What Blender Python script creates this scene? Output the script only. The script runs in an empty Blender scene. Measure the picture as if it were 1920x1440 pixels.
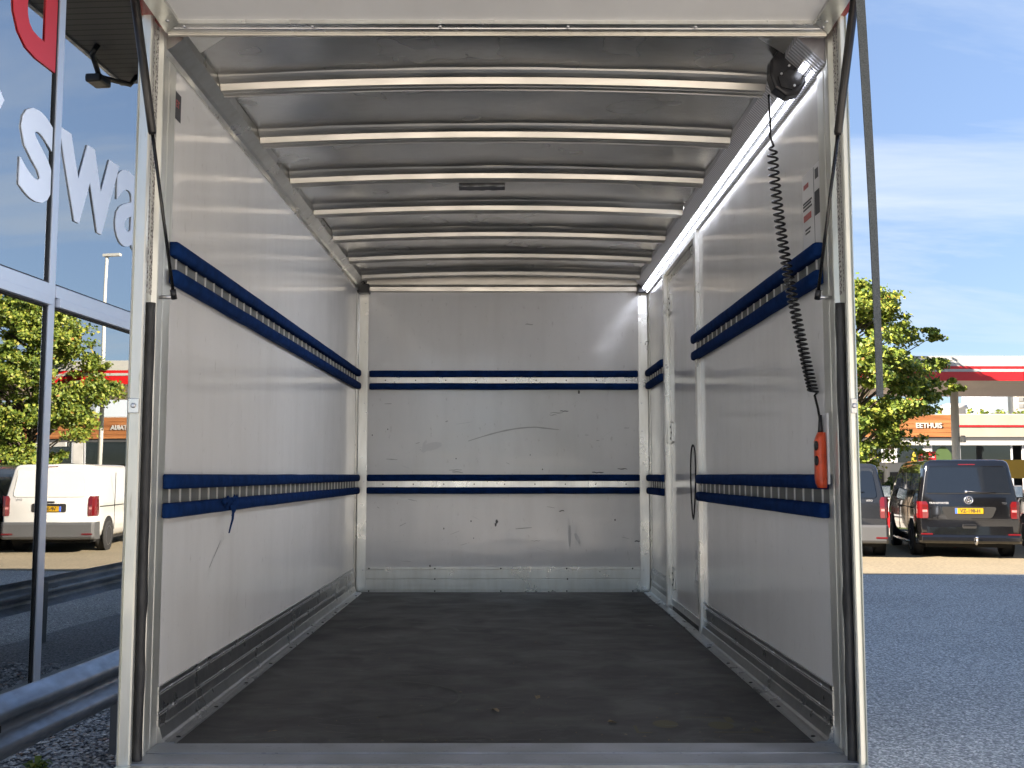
import bpy, bmesh, math, random
from mathutils import Vector, Matrix, noise as mnoise
R = math.radians
sc = bpy.context.scene
col = sc.collection

# ------------------------------------------------------------------ camera
CAM_H = 1.67
cam_d = bpy.data.cameras.new("camera")
cam_d.sensor_width = 36.0
cam_d.lens = 36.0 * 1942 / 1920
cam_d.clip_start = 0.05
cam_d.clip_end = 2000
cam = bpy.data.objects.new("camera", cam_d)
cam.location = (0, 0, CAM_H)
cam.rotation_euler = (R(95.0), 0, R(-0.177))
col.objects.link(cam)
sc.camera = cam

# ------------------------------------------------------------------ sky, sun, exposure
SUN_EL = 25.0
SUN_DIR = Vector((0.905, 0.425, 0)).normalized()          # the way the light travels over the ground
wd = bpy.data.worlds.new("World"); sc.world = wd; wd.use_nodes = True
nt = wd.node_tree; nt.nodes.clear()
def N(t, tree=nt, **kw):
    n = tree.nodes.new(t)
    for k, v in kw.items():
        if k.startswith("i_"):
            key = k[2:]
            n.inputs[int(key) if key.isdigit() else key.replace("_", " ")].default_value = v
        else:
            setattr(n, k, v)
    return n
SKY_STRENGTH, SUN_STRENGTH, EXPOSURE = 0.05, 2.75, 3.5
sky = N("ShaderNodeTexSky", sky_type='NISHITA', sun_disc=False, sun_elevation=R(SUN_EL),
        sun_rotation=math.atan2(-SUN_DIR.x, -SUN_DIR.y), altitude=0, air_density=0.55, dust_density=0.0, ozone_density=1.5)
bg = N("ShaderNodeBackground", i_Strength=SKY_STRENGTH)
out = N("ShaderNodeOutputWorld")
tc = N("ShaderNodeTexCoord")
sep = N("ShaderNodeSeparateXYZ"); nt.links.new(tc.outputs["Generated"], sep.inputs[0])
zz = N("ShaderNodeMath", operation='ADD', i_1=0.12); nt.links.new(sep.outputs[2], zz.inputs[0])
zm = N("ShaderNodeMath", operation='MAXIMUM', i_1=0.05); nt.links.new(zz.outputs[0], zm.inputs[0])
dx = N("ShaderNodeMath", operation='DIVIDE'); nt.links.new(sep.outputs[0], dx.inputs[0]); nt.links.new(zm.outputs[0], dx.inputs[1])
dy = N("ShaderNodeMath", operation='DIVIDE'); nt.links.new(sep.outputs[1], dy.inputs[0]); nt.links.new(zm.outputs[0], dy.inputs[1])
cmb = N("ShaderNodeCombineXYZ"); nt.links.new(dx.outputs[0], cmb.inputs[0]); nt.links.new(dy.outputs[0], cmb.inputs[1])
mp = N("ShaderNodeMapping"); mp.inputs["Scale"].default_value = (0.42, 1.15, 1); mp.inputs["Rotation"].default_value = (0, 0, R(-14))
nt.links.new(cmb.outputs[0], mp.inputs[0])
nz = N("ShaderNodeTexNoise", i_Scale=1.25, i_Detail=7.0, i_Roughness=0.58, i_Distortion=0.7)
nt.links.new(mp.outputs[0], nz.inputs["Vector"])
cr = N("ShaderNodeValToRGB"); cr.color_ramp.elements[0].position = 0.49; cr.color_ramp.elements[1].position = 0.72
cr.color_ramp.elements[0].color = (0, 0, 0, 1); cr.color_ramp.elements[1].color = (0.75, 0.75, 0.75, 1)
nt.links.new(nz.outputs["Fac"], cr.inputs[0])
tint = N("ShaderNodeMix", data_type='RGBA', blend_type='MULTIPLY'); tint.inputs[0].default_value = 1.0
tint.inputs[7].default_value = (1.10, 0.97, 0.86, 1)
hz = N("ShaderNodeMapRange"); hz.inputs[1].default_value = 0.0; hz.inputs[2].default_value = 0.70; hz.inputs[3].default_value = 0.185; hz.inputs[4].default_value = 1.0
nt.links.new(sep.outputs[2], hz.inputs[0])
hm = N("ShaderNodeMix", data_type='RGBA', blend_type='MULTIPLY'); hm.inputs[0].default_value = 1.0      # dimmed towards the horizon, so the overhead sky keeps lighting the shade
nt.links.new(sky.outputs[0], hm.inputs[6]); nt.links.new(hz.outputs[0], hm.inputs[7])
nt.links.new(hm.outputs[2], tint.inputs[6])
cm = N("ShaderNodeMix", data_type='RGBA'); cm.inputs[7].default_value = (1.55, 1.72, 1.95, 1)
nt.links.new(cr.outputs[0], cm.inputs[0]); nt.links.new(tint.outputs[2], cm.inputs[6])
nt.links.new(cm.outputs[2], bg.inputs[0]); nt.links.new(bg.outputs[0], out.inputs[0])

sun_d = bpy.data.lights.new("sun", 'SUN'); sun_d.energy = SUN_STRENGTH; sun_d.angle = R(0.53); sun_d.color = (1.0, 0.87, 0.72)
sun = bpy.data.objects.new("sun", sun_d); col.objects.link(sun)
ldir = Vector((SUN_DIR.x * math.cos(R(SUN_EL)), SUN_DIR.y * math.cos(R(SUN_EL)), -math.sin(R(SUN_EL))))
sun.rotation_euler = ldir.to_track_quat('-Z', 'Y').to_euler(); sun.location = (-30, -20, 25)

sc.view_settings.view_transform = 'Standard'; sc.view_settings.look = 'None'
sc.view_settings.gamma = 1.0; sc.view_settings.exposure = EXPOSURE; sc.view_settings.use_curve_mapping = False
sc.render.engine = 'CYCLES'
sc.cycles.use_denoising = True
sc.cycles.max_bounces = 14; sc.cycles.diffuse_bounces = 8; sc.cycles.glossy_bounces = 8; sc.cycles.transparent_max_bounces = 16
sc.cycles.sample_clamp_indirect = 6.0

# ------------------------------------------------------------------ material helpers
MATS = {}
def mat(name, base=(.5, .5, .5), rough=.5, metal=0.0, spec=.5, coat=0.0, emis=None, estr=0.0, sheen=0.0):
    m = bpy.data.materials.new(name); m.use_nodes = True
    b = m.node_tree.nodes["Principled BSDF"]
    b.inputs["Base Color"].default_value = (*base, 1); b.inputs["Roughness"].default_value = rough
    b.inputs["Metallic"].default_value = metal; b.inputs["Specular IOR Level"].default_value = spec
    b.inputs["Coat Weight"].default_value = coat; b.inputs["Coat Roughness"].default_value = 0.03
    if sheen: b.inputs["Sheen Weight"].default_value = sheen
    if emis: b.inputs["Emission Color"].default_value = (*emis, 1); b.inputs["Emission Strength"].default_value = estr
    MATS[name] = m
    return m
def bs(m): return m.node_tree.nodes["Principled BSDF"]
def nd(m, t, **kw): return N(t, m.node_tree, **kw)
def lk(m, a, b): m.node_tree.links.new(a, b)
def coords(m, scale=(1, 1, 1), space="Object"):
    t = nd(m, "ShaderNodeTexCoord"); mp = nd(m, "ShaderNodeMapping"); mp.inputs["Scale"].default_value = scale
    lk(m, t.outputs[space], mp.inputs[0]); return mp.outputs[0]
def ramp(m, fac, stops):
    r = nd(m, "ShaderNodeValToRGB"); e = r.color_ramp.elements
    while len(e) < len(stops): e.new(0.5)
    for el, (p, c) in zip(e, stops):
        el.position = p; el.color = (*c, 1) if len(c) == 3 else c
    lk(m, fac, r.inputs[0]); return r.outputs[0]
def vary(m, scale, lo, hi, detail=4, stretch=(1, 1, 1), p0=.35, p1=.65, dist=0.0, rough=.55):
    n = nd(m, "ShaderNodeTexNoise", i_Scale=scale, i_Detail=detail, i_Roughness=rough, i_Distortion=dist)
    lk(m, coords(m, stretch), n.inputs["Vector"])
    return ramp(m, n.outputs["Fac"], [(p0, lo), (p1, hi)])
def bump(m, scale, strength, dist=.01, detail=3, stretch=(1, 1, 1), kind="noise"):
    n = nd(m, "ShaderNodeTexNoise", i_Scale=scale, i_Detail=detail)
    lk(m, coords(m, stretch), n.inputs["Vector"])
    b = nd(m, "ShaderNodeBump", i_Strength=strength, i_Distance=dist)
    prev = bs(m).inputs["Normal"].links
    if prev: lk(m, prev[0].from_socket, b.inputs["Normal"])
    lk(m, n.outputs["Fac"], b.inputs["Height"]); lk(m, b.outputs[0], bs(m).inputs["Normal"])
def base_from(m, sock): lk(m, sock, bs(m).inputs["Base Color"])
def rough_from(m, sock): lk(m, sock, bs(m).inputs["Roughness"])
def mult(m, a, b, fac=1.0, mode='MULTIPLY'):
    x = nd(m, "ShaderNodeMix", data_type='RGBA', blend_type=mode); x.inputs[0].default_value = fac
    lk(m, a, x.inputs[6]); lk(m, b, x.inputs[7]); return x.outputs[2]

# ---- materials
def g(v): return (v, v, v)
m = mat("aluminium", (.78, .78, .76), .3, 1.0)
base_from(m, mult(m, vary(m, 5, (.70, .70, .67), (.80, .80, .77), 4, (1, 1, .25)), vary(m, 30, (.93, .92, .90), (1, 1, 1), 4, (1, 1, .2), .30, .60)))
rough_from(m, vary(m, 7, g(.26), g(.36), 3))
m = mat("post_aluminium", (.75, .75, .70), .38, .75)
base_from(m, mult(m, vary(m, 7, (.62, .63, .57), (.80, .80, .75), 5, (1, 1, .12)), vary(m, 60, (.72, .70, .62), (1, 1, 1), 5, (1, 1, .08), .28, .38)))
rough_from(m, vary(m, 9, g(.32), g(.42), 4))
m = mat("kick_plate", (.62, .62, .62), .32, 1.0)
base_from(m, mult(m, vary(m, 6, (.42, .43, .44), (.50, .51, .52), 4, (.4, .4, 1.2)), vary(m, 30, (.88, .88, .88), (1, 1, 1), 4, (1, 1, .4), .30, .60)))
rough_from(m, vary(m, 9, g(.26), g(.36), 4))
m = mat("sill_plate", (.45, .47, .50), .45, .8)
base_from(m, mult(m, vary(m, 6, (.34, .36, .38), (.46, .48, .52), 5), vary(m, 70, (.75, .75, .77), (1.0, 1.0, 1.0), 4, (.6, 1, 1), .30, .37)))
rough_from(m, vary(m, 12, g(.42), g(.56), 5))
m = mat("white_panel", (.78, .77, .75), .14, 0, .85)
base_from(m, mult(m, vary(m, 2.2, (.79, .785, .77), (.84, .835, .82), 5, (1, 1, .7)), mult(m, vary(m, 38, (.84, .83, .82), (1, 1, 1), 6, (1, 1, .5), .26, .36), vary(m, 9, (.955, .953, .948), (1, 1, 1), 6, (1, 1, .16), .30, .55))))
rough_from(m, vary(m, 6, g(.09), g(.17), 5)); bump(m, 5.5, .10, .012, 2, (.35, .35, 1.6)); bump(m, 300, .03, .001, 1)
m = mat("flap_panel", (.74, .73, .70), .45, 0, .4)
base_from(m, vary(m, 3, (.74, .735, .72), (.82, .815, .80), 6, (1, .4, 1)))
m = mat("roof_sheet", (.55, .54, .52), .27, 1.0)
base_from(m, mult(m, vary(m, 2.5, (.58, .57, .55), (.66, .65, .63), 4, (1, 1, 1)), vary(m, 22, (.90, .89, .88), (1, 1, 1), 4, (1, 2.0, 1), .25, .55)))
rough_from(m, vary(m, 3, g(.23), g(.28), 2))
m = mat("roof_bow", (.74, .72, .68), .33, 1.0)
base_from(m, vary(m, 8, (.54, .515, .465), (.65, .62, .565), 5, (.3, 1, 1)))
rough_from(m, vary(m, 20, g(.28), g(.42), 4, (.2, 1, 1)))
m = mat("floor_board", (.03, .03, .03), .55, 0, .45)
c1 = vary(m, 2.1, (.024, .024, .024), (.042, .042, .041), 7, (1, 1, 1), .38, .66, .8)
c2 = vary(m, 5.5, (.70, .70, .70), (1.45, 1.45, 1.45), 6, (.8, 1.2, 1), .36, .66, 1.3)
c3 = vary(m, 70, (1, 1, 1), (2.4, 2.4, 2.4), 3, (.4, 1.3, 1), .66, .76)
base_from(m, mult(m, mult(m, c1, c2), c3)); rough_from(m, vary(m, 4, g(.46), g(.62), 6, (1, 1.2, 1), dist=.6)); bump(m, 200, .12, .002, 2)
m = mat("blue_fabric", (.006, .030, .150), .95, 0, .08)
base_from(m, vary(m, 18, (.004, .020, .082), (.007, .030, .125), 5)); bump(m, 650, .35, .001, 2)
m = mat("rubber", (.022, .022, .023), .5, 0, .4)
base_from(m, vary(m, 30, (.014, .014, .015), (.05, .05, .05), 5, (1, 1, .25))); bump(m, 60, .4, .004, 3, (1, 1, .4))
mat("black_plastic", (.010, .010, .013), .38); bump(MATS["black_plastic"], 120, .05, .001)
mat("black_gloss", (.008, .008, .009), .22)
m = mat("strut_paint", (.014, .012, .011), .28)
mat("steel", (.6, .6, .62), .3, 1.0)
m = mat("orange_plastic", (.62, .075, .022), .42); base_from(m, vary(m, 30, (.50, .06, .018), (.68, .085, .025), 4))
m = mat("red_paint", (.24, .012, .010), .35, coat=.3)
m = mat("label_white", (.72, .72, .72), .35)
mat("label_black", (.02, .02, .02), .4)
mat("label_red", (.42, .09, .08), .4)
mat("tape_grey", (.05, .05, .055), .6)
mat("scuff", (.44, .435, .42), .45); mat("scuff_dark", (.10, .10, .10), .5); mat("scuff_light", (.70, .70, .69), .25)
mat("faint_yellow", (.075, .066, .028), .6)
m = mat("residue", (.5, .5, .5), .7)
n_ = nd(m, "ShaderNodeTexVoronoi", i_Scale=190.0, feature='F1'); lk(m, coords(m, (1, 1, .8)), n_.inputs["Vector"])
n2 = nd(m, "ShaderNodeTexNoise", i_Scale=160.0, i_Detail=4.0); lk(m, coords(m, (1, 1, .8)), n2.inputs["Vector"])
base_from(m, mult(m, ramp(m, n_.outputs["Distance"], [(.15, (.07, .06, .055)), (.42, (.62, .60, .57))]), ramp(m, n2.outputs["Fac"], [(.42, (.18, .16, .15)), (.52, (1, 1, 1))])))
m = mat("strap_web", (.16, .175, .18), .85); bump(m, 500, .6, .002, 1, (1, 1, 1))
base_from(m, vary(m, 420, (.055, .062, .064), (.115, .127, .13), 2, (.6, .6, 1)))
m = mat("led_rail", (.70, .70, .72), .38, .7)
w = nd(m, "ShaderNodeTexWave", wave_type='BANDS', bands_direction='Y', i_Scale=17.0); lk(m, coords(m), w.inputs["Vector"])
base_from(m, ramp(m, w.outputs["Fac"], [(.3, (.48, .48, .51)), (.7, (.84, .84, .87))]))
b_ = nd(m, "ShaderNodeBump", i_Strength=.6, i_Distance=.004); lk(m, w.outputs["Fac"], b_.inputs["Height"]); lk(m, b_.outputs[0], bs(m).inputs["Normal"])
m = mat("led_light", (.9, .9, .95), .4, emis=(.84, .87, 1.0), estr=1.0)
m = mat("dry_leaf", (.20, .15, .09), .7)
# outdoors
m = mat("asphalt", (.10, .10, .105), .85, 0, .35)
t_ = coords(m)
v_ = nd(m, "ShaderNodeTexVoronoi", i_Scale=75.0); lk(m, t_, v_.inputs["Vector"])
sp = ramp(m, v_.outputs["Color"], [(.0, (.40, .40, .42)), (.55, (.95, .95, .95)), (1.0, (2.2, 2.15, 2.05))])
base_from(m, mult(m, mult(m, vary(m, .35, (.32, .31, .285), (.41, .395, .365), 6), sp), vary(m, 28, (.65, .65, .65), (1.2, 1.2, 1.2), 4)))
bump(m, 90, .7, .012, 3)
m = mat("grass", (.06, .10, .02), .9); base_from(m, vary(m, 6, (.045, .085, .016), (.12, .15, .035), 6)); bump(m, 60, 1.0, .05, 3)
m = mat("gravel_bed", (.20, .20, .20), .9); base_from(m, vary(m, 45, (.10, .10, .10), (.33, .32, .31), 3)); bump(m, 50, 1.0, .03, 2)
m = mat("stone_chips", (.35, .35, .34), .85)
gi = nd(m, "ShaderNodeNewGeometry"); base_from(m, ramp(m, gi.outputs["Random Per Island"], [(0, (.12, .12, .12)), (.5, (.34, .34, .335)), (.9, (.55, .54, .52)), (1, (.30, .2, .14))]))
m = mat("concrete", (.34, .33, .31), .9); base_from(m, vary(m, 5, (.27, .265, .25), (.38, .37, .35), 6))
m = mat("galvanised", (.52, .55, .60), .42, .85)
base_from(m, vary(m, 6, (.26, .28, .31), (.42, .44, .48), 6, (1, .4, 1.5), .35, .65, .5)); rough_from(m, vary(m, 12, g(.34), g(.55), 5))
m = mat("post_galv", (.16, .17, .18), .6, .5)
mat("dark_metal", (.03, .03, .032), .5, .3)
m = mat("mullion_grey", (.62, .64, .68), .42, .5); rough_from(m, vary(m, 8, g(.36), g(.5), 4))
mat("gasket", (.015, .015, .015), .6)
m = mat("soffit", (.20, .19, .175), .7); w = nd(m, "ShaderNodeTexWave", wave_type='BANDS', bands_direction='Y', i_Scale=2.6); lk(m, coords(m), w.inputs["Vector"])
base_from(m, ramp(m, w.outputs["Fac"], [(.02, (.06, .058, .052)), (.12, (.125, .118, .108))]))
m = mat("wall_grey", (.42, .42, .41), .8); base_from(m, vary(m, 2, (.36, .36, .35), (.46, .46, .45), 5))
m = mat("interior_wall", (.30, .31, .32), .8); mat("interior_floor", (.16, .16, .165), .35)
m = mat("glass_reflective"); m.node_tree.nodes.remove(bs(m))
gl = nd(m, "ShaderNodeBsdfGlossy", i_Roughness=0.0); gl.inputs["Color"].default_value = (.96, .97, .95, 1)
tr = nd(m, "ShaderNodeBsdfTransparent"); tr.inputs["Color"].default_value = (.62, .70, .72, 1)
fr = nd(m, "ShaderNodeFresnel", i_IOR=3.4); mx = nd(m, "ShaderNodeMixShader")
fa = nd(m, "ShaderNodeMath", operation='MULTIPLY_ADD', i_1=1.0, i_2=0.20); lk(m, fr.outputs[0], fa.inputs[0]); fa.use_clamp = True
lk(m, fa.outputs[0], mx.inputs[0]); lk(m, tr.outputs[0], mx.inputs[1]); lk(m, gl.outputs[0], mx.inputs[2])
tn = nd(m, "ShaderNodeTexNoise", i_Scale=.7, i_Detail=1.0); lk(m, coords(m), tn.inputs["Vector"])
bp = nd(m, "ShaderNodeBump", i_Strength=.05, i_Distance=.03); lk(m, tn.outputs["Fac"], bp.inputs["Height"]); lk(m, bp.outputs[0], gl.inputs["Normal"])
lk(m, mx.outputs[0], m.node_tree.nodes["Material Output"].inputs[0])
m = mat("shop_glass"); m.node_tree.nodes.remove(bs(m))
gl = nd(m, "ShaderNodeBsdfGlossy", i_Roughness=0.0); tr = nd(m, "ShaderNodeBsdfTransparent"); tr.inputs["Color"].default_value = (.7, .75, .75, 1)
fr = nd(m, "ShaderNodeFresnel", i_IOR=1.9); mx = nd(m, "ShaderNodeMixShader")
lk(m, fr.outputs[0], mx.inputs[0]); lk(m, tr.outputs[0], mx.inputs[1]); lk(m, gl.outputs[0], mx.inputs[2]); lk(m, mx.outputs[0], m.node_tree.nodes["Material Output"].inputs[0])
m = mat("letter_white", (.78, .80, .84), .5); m = mat("letter_red", (.62, .025, .03), .45)
mat("fascia_white", (.37, .37, .36), .5); m = mat("fascia_red", (.46, .010, .014), .4)
m = mat("fascia_beige", (.56, .53, .44), .7); base_from(m, vary(m, 1.5, (.26, .245, .205), (.29, .272, .23), 4))
m = mat("wood_cladding", (.48, .20, .07), .6); base_from(m, vary(m, 3, (.20, .072, .022), (.32, .135, .046), 6, (.15, 1, 3)))
m = mat("canopy_soffit", (.44, .38, .34), .6); w = nd(m, "ShaderNodeTexWave", wave_type='BANDS', bands_direction='Y', i_Scale=1.6); lk(m, coords(m), w.inputs["Vector"])
base_from(m, ramp(m, w.outputs["Fac"], [(.05, (.22, .18, .16)), (.2, (.46, .395, .35))]))
mat("column_paint", (.36, .36, .34), .5); mat("shop_dark", (.05, .045, .045), .7); mat("shelf_wood", (.20, .11, .05), .6)
mat("poster_green", (.05, .085, .03), .5); mat("poster_yellow", (.30, .25, .03), .5); mat("banner_yellow", (.42, .25, .015), .5)
mat("tower_grey", (.22, .25, .29), .7); mat("tower_tan", (.34, .31, .27), .7); mat("tower_dark", (.2, .2, .2), .6)
# vans
m = mat("van_black", (.003, .0028, .003), .14, 0, .5, coat=1.0); m = mat("van_grey", (.018, .020, .024), .25, .2, .5, coat=.8)
m = mat("van_silver", (.17, .165, .16), .22, .6, .5, coat=.8); m = mat("van_white", (.42, .42, .41), .2, 0, .5, coat=.6)
mat("bumper_grey", (.055, .057, .06), .45); mat("van_glass", (.006, .008, .012), .03, 0, .75)
m = mat("tail_lens", (.085, .003, .004), .12, coat=1.0); mat("tail_lens_pale", (.30, .12, .12), .15, coat=1.0)
mat("tyre", (.014, .014, .015), .85); mat("rim_alloy", (.50, .50, .52), .28, 1.0); mat("chrome", (.82, .82, .84), .10, 1.0)
mat("plate_yellow", (.30, .175, .005), .35); mat("plate_blue", (.03, .10, .50), .4); mat("arch_black", (.006, .006, .006), .9)
m = mat("paving", (.40, .36, .31), .85); base_from(m, vary(m, 2.0, (.43, .42, .40), (.51, .50, .48), 6))
m = mat("bounce_hall_panel", (.62, .58, .50), .6); base_from(m, vary(m, 1.5, (.12, .115, .105), (.16, .155, .145), 4))
m = mat("sunlit_lane_tone", (.22, .19, .14), .9)  # warmer, darker copy of the yard ground for its sunlit part
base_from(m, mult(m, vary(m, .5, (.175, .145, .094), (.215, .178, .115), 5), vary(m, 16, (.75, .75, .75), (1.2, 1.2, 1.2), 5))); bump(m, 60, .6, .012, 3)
mat("track_channel_shade", (.13, .135, .13), .55, 0); mat("rung_metal", (.80, .80, .78), .4, .6)
# trees
m = mat("bark", (.09, .07, .05), .9); base_from(m, vary(m, 12, (.055, .042, .03), (.13, .10, .075), 5, (1, 1, .2)))
def leaf_mat(name, stops):
    m = mat(name, rough=.55); gi = nd(m, "ShaderNodeNewGeometry")
    c = ramp(m, gi.outputs["Random Per Island"], stops); base_from(m, c)
    tl = nd(m, "ShaderNodeBsdfTranslucent"); lk(m, c, tl.inputs["Color"]); mx = nd(m, "ShaderNodeMixShader"); mx.inputs[0].default_value = .38
    lk(m, bs(m).outputs[0], mx.inputs[1]); lk(m, tl.outputs[0], mx.inputs[2]); lk(m, mx.outputs[0], m.node_tree.nodes["Material Output"].inputs[0])
leaf_mat("leaf", [(0, (.055, .095, .016)), (.4, (.13, .19, .026)), (.85, (.27, .31, .042)), (.985, (.33, .30, .055)), (1, (.33, .12, .04))])
leaf_mat("leaf_dark", [(0, (.025, .050, .014)), (.6, (.05, .09, .02)), (1, (.12, .15, .035))])

# ------------------------------------------------------------------ mesh helpers
class MB:
    def __init__(s, origin=(0, 0, 0)):
        s.v = []; s.f = []; s.sm = []; s.o = Vector(origin)
    def add(s, vs, fs, smooth=False):
        k = len(s.v)
        s.v += [tuple(v) for v in vs]
        s.f += [tuple(i + k for i in f) for f in fs]; s.sm += [smooth] * len(fs)
        return s
    def box(s, x0, x1, y0, y1, z0, z1):
        x0, x1 = sorted((x0, x1)); y0, y1 = sorted((y0, y1)); z0, z1 = sorted((z0, z1))
        return s.add([(x0, y0, z0), (x1, y0, z0), (x1, y1, z0), (x0, y1, z0), (x0, y0, z1), (x1, y0, z1), (x1, y1, z1), (x0, y1, z1)],
                     [(0, 3, 2, 1), (4, 5, 6, 7), (0, 1, 5, 4), (1, 2, 6, 5), (2, 3, 7, 6), (3, 0, 4, 7)])
    def prism(s, poly, axis, a0, a1, smooth=False):
        def pt(p, a):
            return {'x': (a, p[0], p[1]), 'y': (p[0], a, p[1]), 'z': (p[0], p[1], a)}[axis]
        n = len(poly)
        vs = [pt(p, a0) for p in poly] + [pt(p, a1) for p in poly]
        s.add(vs, [(i, (i + 1) % n, n + (i + 1) % n, n + i) for i in range(n)], smooth)
        k = len(s.v) - 2 * n
        s.f += [tuple(k + i for i in reversed(range(n))), tuple(k + n + i for i in range(n))]; s.sm += [False, False]
        return s
    def tube(s, pts, r, n=8, smooth=True, cap=True, flat=None):
        pts = [Vector(p) for p in pts]; rs = r if isinstance(r, (list, tuple)) else [r] * len(pts)
        up = None; k = len(s.v)
        for i, p in enumerate(pts):
            t = (pts[min(i + 1, len(pts) - 1)] - pts[max(i - 1, 0)]).normalized()
            if up is None: up = Vector((0, 0, 1)) if abs(t.z) < .9 else Vector((1, 0, 0))
            a = (up - t * up.dot(t)).normalized(); b = t.cross(a); up = a
            for j in range(n):
                q = 2 * math.pi * j / n
                s.v.append(tuple(p + a * (math.cos(q) * rs[i]) + b * (math.sin(q) * rs[i] * (flat or 1))))
        for i in range(len(pts) - 1):
            for j in range(n):
                s.f.append((k + i * n + j, k + i * n + (j + 1) % n, k + (i + 1) * n + (j + 1) % n, k + (i + 1) * n + j)); s.sm.append(smooth)
        if cap:
            s.f.append(tuple(k + j for j in reversed(range(n)))); s.sm.append(False)
            e = k + (len(pts) - 1) * n; s.f.append(tuple(e + j for j in range(n))); s.sm.append(False)
        return s
    def lathe(s, prof, c, axis='x', n=24, smooth=True):
        k = len(s.v)
        for (r, h) in prof:
            for j in range(n):
                q = 2 * math.pi * j / n; u, w = r * math.cos(q), r * math.sin(q)
                d = {'x': (h, u, w), 'y': (u, h, w), 'z': (u, w, h)}[axis]
                s.v.append((c[0] + d[0], c[1] + d[1], c[2] + d[2]))
        for i in range(len(prof) - 1):
            for j in range(n):
                s.f.append((k + i * n + j, k + i * n + (j + 1) % n, k + (i + 1) * n + (j + 1) % n, k + (i + 1) * n + j)); s.sm.append(smooth)
        s.f.append(tuple(k + j for j in range(n))); s.sm.append(False)
        e = k + (len(prof) - 1) * n; s.f.append(tuple(e + j for j in reversed(range(n)))); s.sm.append(False)
        return s
    def mesh(s, name, material):
        me = bpy.data.meshes.new(name)
        o = s.o
        me.from_pydata([(v[0] - o.x, v[1] - o.y, v[2] - o.z) for v in s.v], [], s.f)
        me.polygons.foreach_set("use_smooth", s.sm)
        me.materials.append(MATS[material]); me.update()
        bm = bmesh.new(); bm.from_mesh(me); bmesh.ops.recalc_face_normals(bm, faces=bm.faces[:]); bm.to_mesh(me); bm.free()
        return me
    def build(s, name, material, parent=None, bevel=0, kind=None, seg=2):
        o = bpy.data.objects.new(name, s.mesh(name, material)); col.objects.link(o)
        if parent: o.parent = parent
        if bevel:
            b = o.modifiers.new("edge", 'BEVEL'); b.width = bevel; b.segments = seg; b.limit_method = 'ANGLE'; b.angle_limit = R(40)
        if kind: o["kind"] = kind
        return o
def empty(name, loc=(0, 0, 0), rz=0):
    o = bpy.data.objects.new(name, None); o.location = loc; o.rotation_euler = (0, 0, rz); o.empty_display_size = .1
    col.objects.link(o); return o
def tag(o, label, cat, group=None):
    o["label"] = label; o["category"] = cat
    if group: o["group"] = group
    return o
def inst(name, me, parent, loc=(0, 0, 0), rot=(0, 0, 0), scale=None):
    o = bpy.data.objects.new(name, me); col.objects.link(o); o.parent = parent; o.location = loc; o.rotation_euler = rot
    if scale: o.scale = scale
    return o
def copy_tree(o, parent=None):
    c = o.copy(); col.objects.link(c); c.parent = parent
    for ch in o.children: copy_tree(ch, c)
    return c
def text(name, s, size, material, parent, loc, rot, extrude=.004, offset=0.0, align='CENTER', sx=1.0, shear=0.0):
    cu = bpy.data.curves.new(name, 'FONT'); cu.body = s; cu.size = size; cu.extrude = extrude; cu.offset = offset
    cu.align_x = align; cu.resolution_u = 4; cu.shear = shear
    cu.materials.append(MATS[material])
    o = bpy.data.objects.new(name, cu); col.objects.link(o); o.parent = parent; o.location = loc; o.rotation_euler = rot; o.scale = (sx, 1, 1)
    return o
rnd = random.Random(11)

# ================================================================== THE GROUND
def grid_sheet(name, x0, x1, y0, y1, z, material, n=1):
    o = MB().add([(x0, y0, z), (x1, y0, z), (x1, y1, z), (x0, y1, z)], [(0, 1, 2, 3)]).build(name, material)
    o["kind"] = "structure"; return o
grid_sheet("ground", -600, 600, -600, 900, 0.0, "asphalt")
grid_sheet("paving", -60, 60, -45, 1.2, 0.004, "paving")
grid_sheet("sunlit_lane", -60, 80, 17.6, 26.5, 0.004, "sunlit_lane_tone")  # sunlit ground: warm light put in its colour, edge on the shadow line
grid_sheet("grass_strip", -40, 60, 26.6, 29.0, 0.004, "grass")
grid_sheet("far_lawn", -600, 600, 75, 850, 0.004, "grass")
MB().box(-40, 60, 26.45, 26.6, 0, .11).build("kerb", "concrete")["kind"] = "structure"

# ================================================================== THE TRUCK
XL, XR = -1.086, 1.007            # inner faces of the side walls
YF, YB = 3.27, 7.40               # where the walls start behind the rear frame, and the bulkhead
ZF, ZC = 0.845, 3.07              # load floor, roof sheet at its edge
E = CAM_H                         # eye level, heights below are measured from it
TB = Vector((-.04, 5.3, 0))
truck = empty("box_truck", TB)
tag(truck, "white moving truck with its empty cargo box open, rear flap raised on gas struts", "truck")
def T(): return MB(TB)
# walls ------------------------------------------------------------
wl = T().box(XL - .028, XL, YF - .12, YB + .03, ZF - .05, 3.10).build("side_wall", "white_panel", truck)
wr_near = T().box(XR, XR + .020, YF - .12, 5.42, ZF - .05, 3.10)
wr_near.box(XR, XR + .020, 6.58, YB + .03, ZF - .05, 3.10)
wr_near.box(XR, XR + .020, 5.42, 6.58, 2.985, 3.10)
wr = wr_near.build("side_wall", "white_panel", truck)
wb = T().box(XL + .001, XR - .001, YB, YB + .028, ZF - .05, 3.13).build("bulkhead_wall", "white_panel", truck)
fl = T().box(XL + .001, XR - .001, 3.272, YB - .001, ZF - .04, ZF).build("load_floor", "floor_board", truck)
T().box(XL - .01, XR + .01, 3.3, YB, ZF - .20, ZF - .043).build("floor_frame", "dark_metal", truck)
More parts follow.
